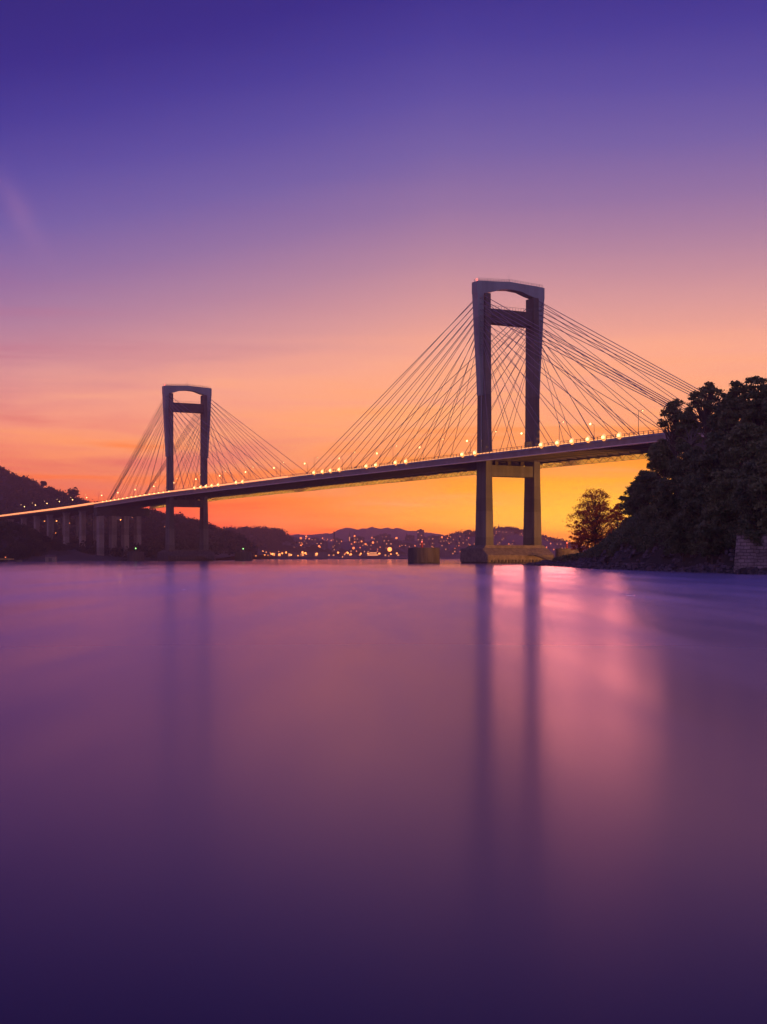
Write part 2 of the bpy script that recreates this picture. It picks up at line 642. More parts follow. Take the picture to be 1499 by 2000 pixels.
def zd(s):
    xs = [p[0] for p in ZP]
    # light smoothing of the polyline
    return float(np.mean([np.interp(s + k, xs, [p[1] for p in ZP]) for k in (-40, -20, 0, 20, 40)]))


def stations(a, b, step=10.0):
    n = max(1, int(round((b - a) / step)))
    return [(a + (b - a) * i / n, zd(a + (b - a) * i / n)) for i in range(n + 1)]


def part(mb, name, mat, parent, **k):
    return mb.build(name, mat, parent, **k)


deck = empty('deck', parent=bridge)
S0, S1, SA = -300.0, 1180.0, 548.0
# middle roadway
m = MB().sweep([(-9.8, -0.25), (-9.8, -0.9), (-7, -1.15), (7, -1.15), (9.8, -0.9), (9.8, -0.25)], stations(S0, SA))
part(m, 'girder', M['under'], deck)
m = MB().sweep([(-9.6, -0.244), (9.6, -0.244), (9.6, 0.0), (-9.6, 0.0)], stations(S0, SA))
part(m, 'roadway', M['asphalt'], deck)
# the two outer roadways
for sg in (-1, 1):
    m = MB().sweep([(sg * 14.9, -0.2), (sg * 14.9, -0.9), (sg * 22.0, -0.95), (sg * 22.0, -0.2)][::sg], stations(S0, SA))
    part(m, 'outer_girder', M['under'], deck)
    m = MB().sweep([(sg * 15.0, -0.194), (sg * 21.9, -0.194), (sg * 21.9, 0.0), (sg * 15.0, 0.0)][::-sg], stations(S0, SA))
    part(m, 'outer_roadway', M['asphalt'], deck)
    # edge girder: fascia plate, pale top band, bottom flange
    if sg < 0:
        m = MB().sweep([(-22.01, -0.11), (-22.01, -2.3), (-22.35, -2.3), (-22.35, -0.11)], stations(S0, SA))
        part(m, 'edge_girder', M['deck'], deck)
    else:
        # gold light on the far girder, put in as a translucent ochre sheet
        m = MB()
        for i, (s, z) in enumerate(stations(S0, SA)):
            m.v += [(22.3, s, z - 0.9), (22.3, s, z - 2.95)]
            if i:
                k = 2 * i
                m.f.append((k - 2, k, k + 1, k - 1))
        part(m, 'gold_light_sheet', M['gold_sheet'], deck)
        m = MB().sweep([(22.4, -2.95), (22.6, -2.95), (22.6, -3.15), (22.4, -3.15)], stations(S0, SA))
        part(m, 'sheet_rail', M['deck'], deck)
        m = MB().sweep([(22.01, -0.11), (22.01, -0.9), (22.35, -0.9), (22.35, -0.11)][::-1], stations(S0, SA))
        part(m, 'edge_girder', M['deck'], deck)
    m = MB().sweep([(sg * 22.36, -0.42), (sg * 22.55, -0.42), (sg * 22.75, 0.28), (sg * 22.01, 0.28), (sg * 22.01, 0.0), (sg * 22.36, -0.1)][::-sg], stations(S0, SA))
    part(m, 'edge_band', M['kerb'], deck)
    if sg < 0:
      m = MB().sweep([(sg * 21.9, -2.305), (sg * 22.9, -2.305), (sg * 22.9, -2.55), (sg * 21.9, -2.55)][::-sg], stations(S0, SA))
      part(m, 'bottom_flange', M['flange'], deck)
    # lattice below the inner side of each edge girder
    m = MB()
    s = S0 + 5
    while s < SA - 6:
        uu = sg * (21.85)
        lo = 2.9 if sg > 0 else 2.2
        m.tube((uu, s, zd(s) - lo), (uu, s + 2.5, zd(s) - 1.0), 0.09, n=4, caps=False)
        m.tube((uu, s + 2.5, zd(s) - 1.0), (uu, s + 5, zd(s) - lo), 0.09, n=4, caps=False)
        s += 5.0
    part(m, 'edge_lattice', M['under'], deck)
    # longitudinal girders closer to the middle
    m = MB().sweep([(sg * 15.3, -0.96), (sg * 15.3, -1.7), (sg * 15.9, -1.7), (sg * 15.9, -0.96)][::sg], stations(S0, SA))
    part(m, 'inner_girder', M['under'], deck)
s = -140
while s < SA - 4:
    if min(abs(s), abs(s - 401)) > 6:
        m = MB()
        z = zd(s)
        for a, b in ((-21.8, -10.0), (10.0, 21.8)):
            m.box(a, b, s - 0.3, s + 0.3, z - 1.35, z - 0.97)
        m.box(-9.9, 9.9, s - 0.2, s + 0.2, z - 1.4, z - 1.16)
        for a, b in ((-14.88, -9.82), (9.82, 14.88)):
            m.box(a, b, s - 0.29, s + 0.29, z - 0.96, z - 0.3)
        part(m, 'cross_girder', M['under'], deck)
    s += 7.0
# pipes and walkway hung under the near roadway
m = MB().sweep([(-20.4, -1.5), (-20.4, -1.75), (-20.0, -1.75), (-20.0, -1.5)], stations(S0, SA))
m.sweep([(-17.5, -1.9), (-17.5, -2.0), (-16.3, -2.0), (-16.3, -1.9)], stations(S0, SA))
part(m, 'service_pipes', M['flange'], deck)
# approach viaduct: one wide slab with haunched edges
m = MB().sweep([(-22.3, 0.2), (-22.3, -0.8), (-16, -2.3), (16, -2.3), (22.3, -0.8), (22.3, 0.2)], stations(SA + 0.3, S1, 20))
part(m, 'viaduct_deck', M['beam'], deck)

# railings
rail = MB()
for u in (-22.3, 22.3):
    for dz in (0.75, 1.5):
        rail.sweep([(u - 0.06, dz - 0.06 + 0.01), (u + 0.06, dz - 0.06 + 0.01), (u + 0.06, dz + 0.07), (u - 0.06, dz + 0.07)], stations(S0, SA))
    s = S0 + 2
    while s < SA:
        z = zd(s)
        rail.box(u - 0.08, u + 0.08, s - 0.1, s + 0.1, z + 0.25, z + 1.42)
        s += 2.6
part(rail, 'railing', M['rail'], deck)
# inner crash barriers
bar = MB()
for u in (-15.2, -9.3, 9.3, 15.2):
    bar.sweep([(u - 0.15, 0.004), (u + 0.15, 0.004), (u + 0.1, 0.85), (u - 0.1, 0.85)], stations(S0, SA))
part(bar, 'crash_barrier', M['kerb'], deck)
# glowing strips along the parapet, added in place of traffic light trails
st = MB().sweep([(-22.9, 0.05), (-22.6, 0.05), (-22.6, 1.5), (-22.9, 1.5)], stations(SA + 0.4, S1, 20))
st.sweep([(-22.93, 0.2), (-22.77, 0.2), (-22.77, 1.05), (-22.93, 1.05)], stations(180, SA))
part(st, 'deck_glow_line', M['strip'], deck)
st = MB().sweep([(-21.8, 0.4), (-21.7, 0.4), (-21.7, 0.85), (-21.8, 0.85)], stations(-120, 330))  # added strip for the orange band of light behind the railing
part(st, 'deck_glow_line', M['strip_dim'], deck)
# inspection gantries hung below
for gs in (128, 282):
    g = MB()
    z = zd(gs) - 3.6
    for u in (-21, -16):
        g.box(u - 0.2, u + 0.2, gs - 7, gs + 7, z, z + 0.35)
    for k in range(8):
        g.box(-20.79, -16.21, gs - 6.8 + k * 1.9, gs - 6.5 + k * 1.9, z + 0.02, z + 0.25)
        for u in (-21, -16):
            g.box(u - 0.08, u + 0.08, gs - 6.8 + k * 1.9, gs - 6.6 + k * 1.9, z + 0.36, z + 1.2)
    g.box(-20.6, -16.4, gs - 2.5, gs + 2.5, z + 0.36, z + 1.6)
    part(g, 'inspection_gantry', M['under'], deck)


def leg_profile(z):
    """half s extent, inner u, outer u of a tower shaft at height z"""
    t = [7.7, 44.0, 70.0, 113.0]
    return (float(np.interp(z, t, [4.3, 3.6, 3.4, 3.0])), float(np.interp(z, t, [10.3, 10.8, 10.9, 10.9])),
            float(np.interp(z, t, [14.2, 13.7, 13.6, 13.5])))


cable_ct = 0
spare = MB()


def tower(sc, side, first):
    """sc: station; side: +1 when the side span lies towards -s"""
    global cable_ct
    t = empty('tower', (0, sc, 0), parent=bridge)
    for sg in (-1, 1):
        m = MB()
        zs = [7.4, 20, 44, 70, 90, 114.2]
        for i in range(len(zs) - 1):
            a, b = leg_profile(zs[i]), leg_profile(zs[i + 1])
            p = []
            for h, ui, uo in (a, b):
                x0, x1 = sorted((sg * ui, sg * uo))
                p.append([(x0, -h), (x1, -h), (x1, h), (x0, h)])
            m.hexa([(x, y, zs[i]) for x, y in p[0]] + [(x, y, zs[i + 1]) for x, y in p[1]])
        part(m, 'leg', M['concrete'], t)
        # outboard steel anchor box, flaring towards the top
        m = MB()
        zz = [(71.0, 13.72, 15.0, 1.5), (80.0, 13.72, 15.35, 1.6), (98.0, 13.72, 16.3, 1.9), (114.0, 13.72, 17.0, 2.15)]
        for i in range(len(zz) - 1):
            (z0, a0, b0, h0), (z1, a1, b1, h1) = zz[i], zz[i + 1]
            q = []
            for a, b, h in ((a0, b0, h0), (a1, b1, h1)):
                x0, x1 = sorted((sg * a, sg * b))
                q.append([(x0, -h), (x1, -h), (x1, h), (x0, h)])
            m.hexa([(x, y, z0) for x, y in q[0]] + [(x, y, z1) for x, y in q[1]])
        part(m, 'anchor_box', M['steel'], t)
        # anchor sockets
        for i in range(11):
            z = 112 - i * 2.4
            x = float(np.interp(z, [71, 114], [14.3, 15.6]))
            for e in (-1, 1):
                h = float(np.interp(z, [71, 114], [1.5, 2.15]))
                m = MB().tube((sg * x, e * h * 0.9, z), (sg * x, e * (h + 0.55), z - 0.5), 0.34, 0.26, 8)
                part(m, 'cable_socket', M['steel'], t)
        # service duct up the outer face
        m = MB().box(*sorted((sg * 14.0, sg * 14.35)), -1.0, -0.5, 46.0, 70.9)
        part(m, 'ladder_duct', M['steel'], t)
    # portal beam with arched soffit: built from segments
    m = MB()
    us = [-17.15, -16.4, -14.2, -9.0, -5.0, 0.0, 5.0, 9.0, 14.2, 16.4, 17.15]
    bot = [114.05, 114.05, 114.0, 115.2, 116.5, 116.9, 116.5, 115.2, 114.0, 114.05, 114.05]
    top = [119.0, 119.25, 119.35, 119.6, 119.8, 120.1, 119.8, 119.6, 119.35, 119.25, 119.0]
    h = 2.16
    n = len(us)
    for i in range(n):
        m.v += [(us[i], -h, bot[i]), (us[i], -h, top[i]), (us[i], h, top[i]), (us[i], h, bot[i])]
    for i in range(n - 1):
        k, l = 4 * i, 4 * i + 4
        for a in range(4):
            b = (a + 1) % 4
            m.f.append((k + a, l + a, l + b, k + b))
    m.f.append((0, 1, 2, 3))
    m.f.append((4 * n - 1, 4 * n - 2, 4 * n - 3, 4 * n - 4))
    part(m, 'portal_beam', M['steel'], t)
    m = MB()
    for k in range(24):
        u = -16 + k * 32 / 23
        z = float(np.interp(u, us, top))
        for e in (-1.9, 1.9):
            m.box(u - 0.05, u + 0.05, e - 0.05, e + 0.05, z + 0.003, z + 1.1)
    for e in (-1.9, 1.9):
        for i in range(1, n - 2):
            m.tube((us[i], e, top[i] + 1.1), (us[i + 1], e, top[i + 1] + 1.1), 0.05, n=4)
            m.tube((us[i], e, top[i] + 0.6), (us[i + 1], e, top[i + 1] + 0.6), 0.04, n=4)
    m.tube((0.2, 0, 120.05), (0.2, 0, 124.2), 0.08, 0.03, 5)
    part(m, 'top_railing', M['rail'], t)
    m = MB().tube((-16.0, 0, 119.25), (-16.0, 0, 119.8), 0.3, n=8).ball((-16.0, 0, 120.1), 0.42 if first else 0.3)
    part(m, 'beacon', M['red_glow'], t)
    # upper cross beam
    m = MB().box(-10.86, 10.86, -2.3, 2.3, 101.8, 108.0)
    part(m, 'upper_crossbeam', M['beam'], t, bevel=0.15)
    m = MB()
    for k in range(16):
        u = -10.6 + k * 21.2 / 15
        m.box(u - 0.05, u + 0.05, -2.15, -2.05, 108.003, 109.2)
    m.box(-10.7, 10.7, -2.14, -2.06, 109.21, 109.3)
    part(m, 'beam_railing', M['rail'], t)
    m = MB().box(-10.7, 10.7, -2.9, 2.9, 36.9, 41.6)
    part(m, 'lower_crossbeam', M['concrete'], t, bevel=0.15)
    m = MB()
    for u in (-6.5, 0, 6.5):
        m.box(u - 0.8, u + 0.8, -0.8, 0.8, 41.603, 43.55)
    part(m, 'bearing', M['under'], t)
    # ochre panel on the far leg at deck level: lamplight put in as colour
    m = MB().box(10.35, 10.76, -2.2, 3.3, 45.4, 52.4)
    part(m, 'painted_lamplight_panel', M['yellow'], t)
    # footing: stepped, battered hull
    U, W = 17.6, 11.3
    f = MB()

    def ring(uu, ww, c, z, wf=None):
        wf = W if wf is None else wf
        return [(-uu, -ww + c * 0.15, z), (-uu + c * 0.15, -ww, z), (uu - c, -ww, z), (uu, -ww + c, z), (uu, wf - c, z), (uu - c, wf, z), (-uu + c * 0.15, wf, z), (-uu, wf - c * 0.15, z)]
    rings = [ring(U, W, 2.4, 0.55), ring(U, W, 2.4, 3.4), ring(U - 0.1, W - 4.3, 2.0, 6.0), ring(U - 1.6, W - 5.2, 1.2, 6.4, W - 2), ring(U - 2.4, W - 5.6, 1.0, 7.6, W - 3.5)]
    for r in rings:
        f.v += r
    for i in range(len(rings) - 1):
        for j in range(8):
            j2 = (j + 1) % 8
            f.f.append((8 * i + j, 8 * i + j2, 8 * i + 8 + j2, 8 * i + 8 + j))
    f.f.append(tuple(range(8 * len(rings) - 8, 8 * len(rings))))
    f.f.append(tuple(reversed(range(8))))
    ft = part(f, 'footing', M['footing'] if first else M['caisson'], t)  # far footing: its unlit look is put in by the darker concrete
    wl = MB()
    ww = ring(U - 0.35, W - 0.35, 2.4, -2.0, W - 0.35)
    wl.v += ww + [(x, y, 0.56) for x, y, z in ww]
    for j in range(8):
        j2 = (j + 1) % 8
        wl.f.append((j, j2, 8 + j2, 8 + j))
    part(wl, 'waterline_base', M['weed'], ft)
    fd = MB()
    for k in range(19):
        u = -U + 2.0 + k * (2 * U - 4.5) / 18
        fd.box(u - 0.45, u + 0.45, -W - 0.45, -W - 0.003, 0.3, 1.5)
    part(fd, 'fender_blocks', M['weed'], ft)
    # stairs down the front of the footing
    sx = MB()
    a, b = Vector((4.5, -W - 1.0, 3.8)), Vector((14.5, -W - 1.0, 0.7))
    for e in (-0.9, 0.9):
        sx.tube(a + Vector((0, e, 0)), b + Vector((0, e, 0)), 0.16, n=4)
        sx.tube(a + Vector((0, e, 1.0)), b + Vector((0, e, 1.0)), 0.07, n=4)
    for k in range(14):
        p = a.lerp(b, k / 13)
        sx.box(p.x - 0.25, p.x + 0.25, p.y - 0.85, p.y + 0.85, p.z - 0.05, p.z + 0.05)
        for e in (-0.9, 0.9):
            sx.tube(p + Vector((0, e, 0)), p + Vector((0, e, 1.0)), 0.05, n=4)
    sx.box(2.4, 4.4, -W - 2.0, -W - 0.003, 3.42, 3.6)
    part(sx, 'gangway', M['rail'], ft)
    # stays: for each leg a fan of older cables from the shaft and a newer fan from the anchor box
    main_old = [187, 166, 146, 126, 106, 86, 64, 45, 29]
    main_new = [151, 133, 113, 95, 77, 57, 39, 22]
    side_old = [147.5, 146.6, 145.6, 144.6, 143.6, 122, 98, 74, 50, 26]
    side_new = [117, 115.5, 103, 91, 79, 66, 52, 37, 20]
    jobs = []
    for sg in (-1, 1):
        for dirn, old, new in ((side, main_old, main_new), (-side, side_old, side_new)):
            for i, s in enumerate(old):
                z0 = 113.2 - i * (20.0 / len(old)) * 1.0 - (0.0 if i < 5 else 1.5)
                a = (sg * 14.05, dirn * 2.1, z0)
                jobs.append((s, a, (sg * 12.2, dirn * s, zd(sc + dirn * s) - 0.2), 0.14 if i < 5 else 0.11))
            for i, s in enumerate(new):
                z0 = 112.4 - i * 2.5
                x = float(np.interp(z0, [71, 114], [14.4, 15.6]))
                a = (sg * x, dirn * 2.0, z0)
                jobs.append((s, a, (sg * 22.2, dirn * s, zd(sc + dirn * s) + 0.1), 0.105))
    for s, a, b, r in jobs:
        if cable_ct < 100:
            m = MB().tube(a, b, r, n=6)
            part(m, 'stay_cable', M['cable'], t, smooth=True)
            cable_ct += 1
        else:
            spare.tube((a[0], a[1] + sc, a[2]), (b[0], b[1] + sc, b[2]), r, n=6)
    return t


tower(0.0, 1, True)
tower(401.0, -1, False)
tag(part(spare, 'stay_cables', M['cable'], bridge, smooth=True), kind='stuff')

# piers of the approach: near and far columns, and the anchor pier
for s, zb in ((868, 14), (815, 14), (766, 14), (719, 12), (664, 6), (614, 1)):
    for u in (-13.0, 13.0):
        m = MB().box(u - 1.9, u + 1.9, s - 3.2, s + 3.2, zb - 6, zd(s) - 4.3)
        m.hexa([(u - 2.0, s - 3.3, zd(s) - 4.29), (u + 2.0, s - 3.3, zd(s) - 4.29), (u + 2.0, s + 3.3, zd(s) - 4.29), (u - 2.0, s + 3.3, zd(s) - 4.29),
                (u - 3.0, s - 3.3, zd(s) - 2.31), (u + 3.0, s - 3.3, zd(s) - 2.31), (u + 3.0, s + 3.3, zd(s) - 2.31), (u - 3.0, s + 3.3, zd(s) - 2.31)])
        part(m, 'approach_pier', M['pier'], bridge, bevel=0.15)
for su, far in ((548, False), (-147.5, True)):
    ap = empty('anchor_pier', (0, su, 0), parent=bridge)
    for u in (-17.5, -7.7, 2.3, 12.3):
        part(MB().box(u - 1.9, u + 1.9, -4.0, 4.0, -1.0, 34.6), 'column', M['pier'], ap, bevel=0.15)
    part(MB().box(-21.5, 20.5, -4.6, 4.6, 34.61, 40.6), 'crossbeam', M['beam'], ap, bevel=0.15)
    part(MB().box(-20, 20, -3, 3, 40.61, zd(su) - 2.6), 'bearing_block', M['under'], ap)
    part(MB().box(-24, 18, -7.5, 7.5, -2.0, 2.6), 'footing', M['caisson'], ap, bevel=0.2)

# ------------------------------------------------------------------ lamps on the bridge
ORD = ['first', 'second', 'third', 'fourth', 'fifth', 'sixth', 'seventh', 'eighth', 'ninth', 'tenth', 'eleventh', 'twelfth', 'thirteenth',
       'fourteenth', 'fifteenth', 'sixteenth', 'seventeenth', 'eighteenth', 'nineteenth', 'twentieth']


def mast_lamp(name, z, arm, big):
    root = empty(name)
    part(MB().tube((0, 0, 0), (0, 0, z - 0.3), 0.13, 0.08, 6), 'mast', M['rail'], root)
    part(MB().tube((0, 0, z - 0.35), (arm, 0, z), 0.06, 0.05, 5), 'arm', M['rail'], root)
    hd = part(MB().box(min(arm, 0) if False else arm - 0.45, arm + 0.45, -0.22, 0.22, z + 0.02, z + 0.18), 'lamp_head', M['rail'], root, bevel=0.04)
    part(MB().ball((arm, 0, z - 0.12), 0.42 if big else 0.24, 8, 6), 'bulb', M['lamp'] if big else M['lamp_dim'], root, smooth=True)
    return root


def where(s, u):
    """words for a station along the bridge"""
    if s < -8:
        return 'right of the nearer tower', -s
    if s < 190:
        return 'left of the nearer tower', s
    if s < 393:
        return 'right of the farther tower', 401 - s
    return 'left of the farther tower', s - 401


def place_row(proto, sts, u, what, group, zoff=0.004, rz=0.0):
    byw = {}
    for s in sts:
        w, d = where(s, u)
        byw.setdefault(w, []).append((d, s))
    k = 0
    for w, lst in byw.items():
        lst.sort()
        for i, (d, s) in enumerate(lst):
            o = proto if k == 0 else copy_tree(proto)
            k += 1
            o.location = BW(u, s, zd(s) + zoff)
            o.rotation_euler = (0, 0, TH + rz)
            tag(o, '%s, %s one %s' % (what, ORD[i], w), None, group)


pr = mast_lamp('street_lamp', 10.2, -1.9, True)
tag(pr, None, 'street lamp')
place_row(pr, [-105.4, -57.9, -9.7, 34.3, 77.4, 121.5, 164.4, 208.7, 252, 296, 340, 384, 428, 472, 516, 560, 604, 648, 692, 736, 780, 824, 868], 2.0,
          'bright mast lamp above the roadway', 'bright street lamps over the roadway')
pr = mast_lamp('roadside_lamp', 10.2, 1.9, False)
tag(pr, None, 'street lamp')
place_row(pr, [-107.8, -59.7, -11.7, 31.7, 74.7, 118.5, 162, 206, 250, 294, 338, 382, 426, 470, 514, 558, 602, 646, 690, 734, 778, 822], -15.9,
          'dim mast lamp at the near roadside', 'dim street lamps along the near roadside')


pf = empty('parapet_floodlight')
part(MB().box(-0.2, 0.45, -0.25, 0.25, -0.62, -0.28), 'bracket', M['rail'], pf)
part(MB().tube((0.1, 0, -0.27), (0.1, 0, 0.1), 0.1, n=6), 'neck', M['rail'], pf)
part(MB().ball((-0.15, 0, 0.1), 0.55, 10, 8), 'lens', M['flood'], pf, smooth=True)
part(MB().tube((0.10, 0, 0.1), (0.30, 0, 0.1), 0.7, 1.35, 14), 'halo_cone', M['halo_cone'], pf, smooth=True)  # glowing cone shaped to stand in for the lamp's halo
tag(pf, None, 'floodlight')
sts = [-106, -97, -87.7, -77.8, -68.6, -57.8, -9.8, 0.2, 49.3, 59, 78.5, 88.3, 117.5, 127.6, 136.8, 146.9, 243.8, 253.8, 282.6, 293.2, 303.1, 312.6, 323.3]
place_row(pf, sts, -23.2, 'round floodlight on the near parapet', 'floodlights along the near parapet', 0.9)
pf = empty('marker_light')
part(MB().box(-0.15, 0.35, -0.2, 0.2, -0.5, -0.25), 'bracket', M['rail'], pf)
part(MB().ball((-0.15, 0, 0.0), 0.36, 8, 6), 'lens', M['flood'], pf, smooth=True)
tag(pf, None, 'marker light')
place_row(pf, [371.4, 382.7, 392.6, 401.7, 412, 422.5, 432.1, 441.9, 452, 462, 472, 482, 492, 502, 512, 522], -23.2,
          'small light bead on the near parapet', 'small lights along the parapet by the far tower', 0.75)

# ------------------------------------------------------------------ protective caissons
def caisson(u, s, r, h, lamp, label, post):
    x, y, _ = BW(u, s, 0)
    root = empty('protective_caisson', (x, y, 0))
    tag(root, label, 'caisson', 'round concrete caissons guarding the towers')
    m = MB()
    n = 28
    prof = [(r * 0.985, -1.5), (r * 0.985, 0.5), (r, 0.52), (r, h - 0.25), (r - 0.2, h)]
    for rr, z in prof:
        m.v += [(rr * math.cos(2 * math.pi * i / n), rr * math.sin(2 * math.pi * i / n), z) for i in range(n)]
    for j in range(len(prof) - 1):
        for i in range(n):
            i2 = (i + 1) % n
            m.f.append((j * n + i, j * n + i2, (j + 1) * n + i2, (j + 1) * n + i))
    m.f.append(tuple((len(prof) - 1) * n + i for i in range(n)))
    part(m, 'body', M['footing'] if u > 0 and s < 100 else M['caisson'], root)  # paler concrete puts warm lamplight into the caisson beside the near footing
    part(MB().tube((0, 0, -0.02 + 0.03), (0, 0, 0.5), r * 1.004, n=28, caps=False), 'waterline_band', M['weed'], root)
    if post:
        part(MB().tube((-0.8, 0, h + 0.003), (-0.8, 0, h + 2.0), 0.55, 0.45, 10).box(-1.3, -0.3, -0.5, 0.5, h + 2.01, h + 2.2), 'beacon_post', M['red'], root)
        part(MB().tube((-0.8, 0, h + 2.21), (-0.8, 0, h + 2.7), 0.2, n=8), 'lamp', lamp, root)
        part(MB().tube((1.4, 0, h + 0.003), (1.4, 0, h + 1.9), 0.1, n=6).tube((0.9, 0, h + 1.4), (1.9, 0, h + 1.4), 0.05, n=5), 'pole', M['rail'], root)
    else:
        part(MB().tube((0, 0, h + 0.003), (0, 0, h + 1.9), 0.12, n=6), 'beacon_post', M['rail'], root)
        part(MB().ball((0, 0, h + 2.2), 0.42), 'lamp', lamp, root, smooth=True)


caisson(-41.8, 0, 6.6, 6.5, M['red_glow'], 'dark round concrete caisson alone in the water left of the near tower', True)
caisson(31.5, 0, 5.9, 6.4, M['red_glow'], 'round concrete caisson between the near tower footing and the tree', True)
caisson(41.4, 401, 6.0, 6.3, M['green_glow'], 'dark caisson with a green light right of the far tower', False)
caisson(-36.4, 401, 5.6, 6.3, M['green_glow'], 'dark caisson with a green light left of the far tower', False)

# ------------------------------------------------------------------ foliage
def leaf_mesh(centers, radii, per, size, squash=0.8, fill=0.35, seed=0):
    """many small leaf quads on and inside the given clumps; returns verts, faces as arrays"""
    g = np.random.default_rng(seed)
    C = np.repeat(np.asarray(centers, float), per, axis=0)
    R = np.repeat(np.asarray(radii, float), per)
    n = len(C)
    d = g.normal(size=(n, 3))
    d /= np.linalg.norm(d, axis=1)[:, None]
    d[:, 2] = np.where(d[:, 2] < -0.35, -d[:, 2], d[:, 2])
    rr = R * np.where(g.random(n) < fill, g.random(n) ** 0.6, 0.7 + 0.6 * g.random(n) ** 1.5)
    P = C + d * rr[:, None] * np.array([1, 1, squash])
    a = d * 0.5 + g.normal(size=(n, 3)) * 0.7
    a /= np.linalg.norm(a, axis=1)[:, None]
    t = np.cross(a, g.normal(size=(n, 3)))
    t /= np.linalg.norm(t, axis=1)[:, None]
    b = np.cross(a, t)
    sz = size * (0.6 + 0.8 * g.random(n))
    t *= sz[:, None] * 0.5
    b *= (sz * (0.5 + 0.5 * g.random(n)))[:, None] * 0.5
    V = np.stack([P - t * 1.1, P - b, P + t, P + b], axis=1).reshape(-1, 3)
    return V


def mesh_from_quads(name, V, mat, parent=None):
    n = len(V) // 4
    me = bpy.data.meshes.new(name)
    me.vertices.add(4 * n)
    me.vertices.foreach_set('co', V.astype(np.float32).ravel())
    me.loops.add(4 * n)
    me.loops.foreach_set('vertex_index', np.arange(4 * n, dtype=np.int32))
    me.polygons.add(n)
    me.polygons.foreach_set('loop_start', np.arange(0, 4 * n, 4, dtype=np.int32))
    me.polygons.foreach_set('loop_total', np.full(n, 4, dtype=np.int32))
    me.materials.append(mat)
    me.update(calc_edges=True)
    o = bpy.data.objects.new(name, me)
    COL.objects.link(o)
    if parent:
        o.parent = parent
    return o


def tree(base, H, Wd, label, mat, seed, cf=0.7, clumps=34, per=170, size=0.42, name='tree', group=None, lean=0.0, cat='tree', cr=0.17, flat=1.0, dome=False, bushy=False):
    g = random.Random(seed)
    root = empty(name, base)
    tag(root, label, cat, group)
    ch = H * cf
    cz = H - ch / 2
    cs, rs = [], []
    for k in range(clumps):
        for _ in range(30):
            v = Vector((g.uniform(-1, 1), g.uniform(-1, 1), g.uniform(-1, 1)))
            if dome:
                v.z = abs(v.z) * 1.3 - 0.3
                if 0.72 < v.length < 1.0:
                    break
            elif bushy:
                if math.hypot(v.x, v.y) < (1.0 - 0.55 * max(0, v.z)) * (0.75 if v.z < -0.7 else 1.0):
                    break
            elif 0.35 < v.length < 1.0:
                break
        r = Wd * cr * g.uniform(0.65, 1.15)
        kk = 1 - 2 * r / Wd * 0.8
        taper = 1.0 if v.z < 0 else (1 - 0.25 * v.z)
        cs.append((v.x * Wd / 2 * kk * taper + lean * (v.z + 1) * 0.5 * Wd, v.y * Wd / 2 * kk * taper, cz + v.z * (ch / 2 - r * 0.6)))
        rs.append(r)
    m = MB()
    tr = max(0.16, H * 0.016)
    pts = [Vector((0, 0, -0.8))]
    for i in range(1, 6):
        f = i / 5
        pts.append(Vector((g.uniform(-0.25, 0.25) * f * 2 + lean * Wd * 0.5 * f, g.uniform(-0.25, 0.25) * f * 2, H * 0.82 * f)))
    m.path(pts, [tr * (1.25 - 0.2 * i) for i in range(6)], 7)
    for c in cs:
        c = Vector(c)
        f = min(0.95, max(0.2, (c.z / H) - g.uniform(0.15, 0.3)))
        q = f / 0.82 * 5
        i = min(4, int(q))
        a = pts[i].lerp(pts[i + 1], min(1, q - i))
        mid = a.lerp(c, 0.5) + Vector((g.uniform(-0.4, 0.4), g.uniform(-0.4, 0.4), -0.3))
        m.path([a, mid, c], [tr * 0.4, tr * 0.24, tr * 0.09], 5)
    part(m, 'trunk', M['bark'], root)
    V = leaf_mesh(cs, rs, per, size, 0.75 * flat, 0.35, seed)
    mesh_from_quads('crown', V, mat, root)
    return root


# ------------------------------------------------------------------ right bank
SH = [(40, 110), (100, 84), (150, 66), (185, 58.5), (213, 54.4), (244, 50.7), (289, 46.5), (335, 48.2), (384, 50.0), (425, 46.5), (446, 46.0),
      (458, 60), (500, 92), (560, 150), (640, 260), (760, 420)]


def shore(Y):
    return float(np.interp(Y, [p[0] for p in SH], [p[1] for p in SH]))


def bank_z(X, Y):
    d = X - shore(Y) + 2.2 * noise.noise(Vector((X * 0.05, Y * 0.07, 3))) + 0.9 * noise.noise(Vector((X * 0.3, Y * 0.25, 1)))
    k = float(np.interp(Y, [200, 300, 350, 400, 440, 470, 520], [1.0, 1.0, 0.62, 0.30, 0.12, 0.35, 0.6]))
    top = float(np.interp(Y, [200, 300, 360, 410, 445, 520], [20, 20, 12, 6.0, 1.5, 10]))
    if d < 0:
        return max(-2.0, d * 0.4 - 0.1)
    z = min(d * 0.30, 1.4) * (0.65 + 0.35 * min(1, k * 1.3))
    if d > 4:
        z += top * (1 - math.exp(-(d - 4) * 0.085 * k ** 0.5))
    z += 0.35 * noise.noise(Vector((X * 0.4, Y * 0.4, 7))) * min(1, d * 0.3)
    z += 1.2 * noise.noise(Vector((X * 0.06, Y * 0.06, 9))) * min(1, d * 0.05)
    return z


xs = np.concatenate([np.arange(36, 90, 1.1), np.arange(90, 420, 8)])
ys = np.concatenate([np.arange(60, 200, 3.0), np.arange(200, 470, 1.5), np.arange(470, 760, 8)])
b = MB()
nx, ny = len(xs), len(ys)
for y in ys:
    for x in xs:
        b.v.append((float(x), float(y), bank_z(float(x), float(y))))
for j in range(ny - 1):
    for i in range(nx - 1):
        b.f.append((j * nx + i, j * nx + i + 1, (j + 1) * nx + i + 1, (j + 1) * nx + i))
tag(b.build('bank_terrain', M['bank'], smooth=True), kind='structure')

# shore rocks: ledges of broken slabs
rk = MB()
g = random.Random(5)


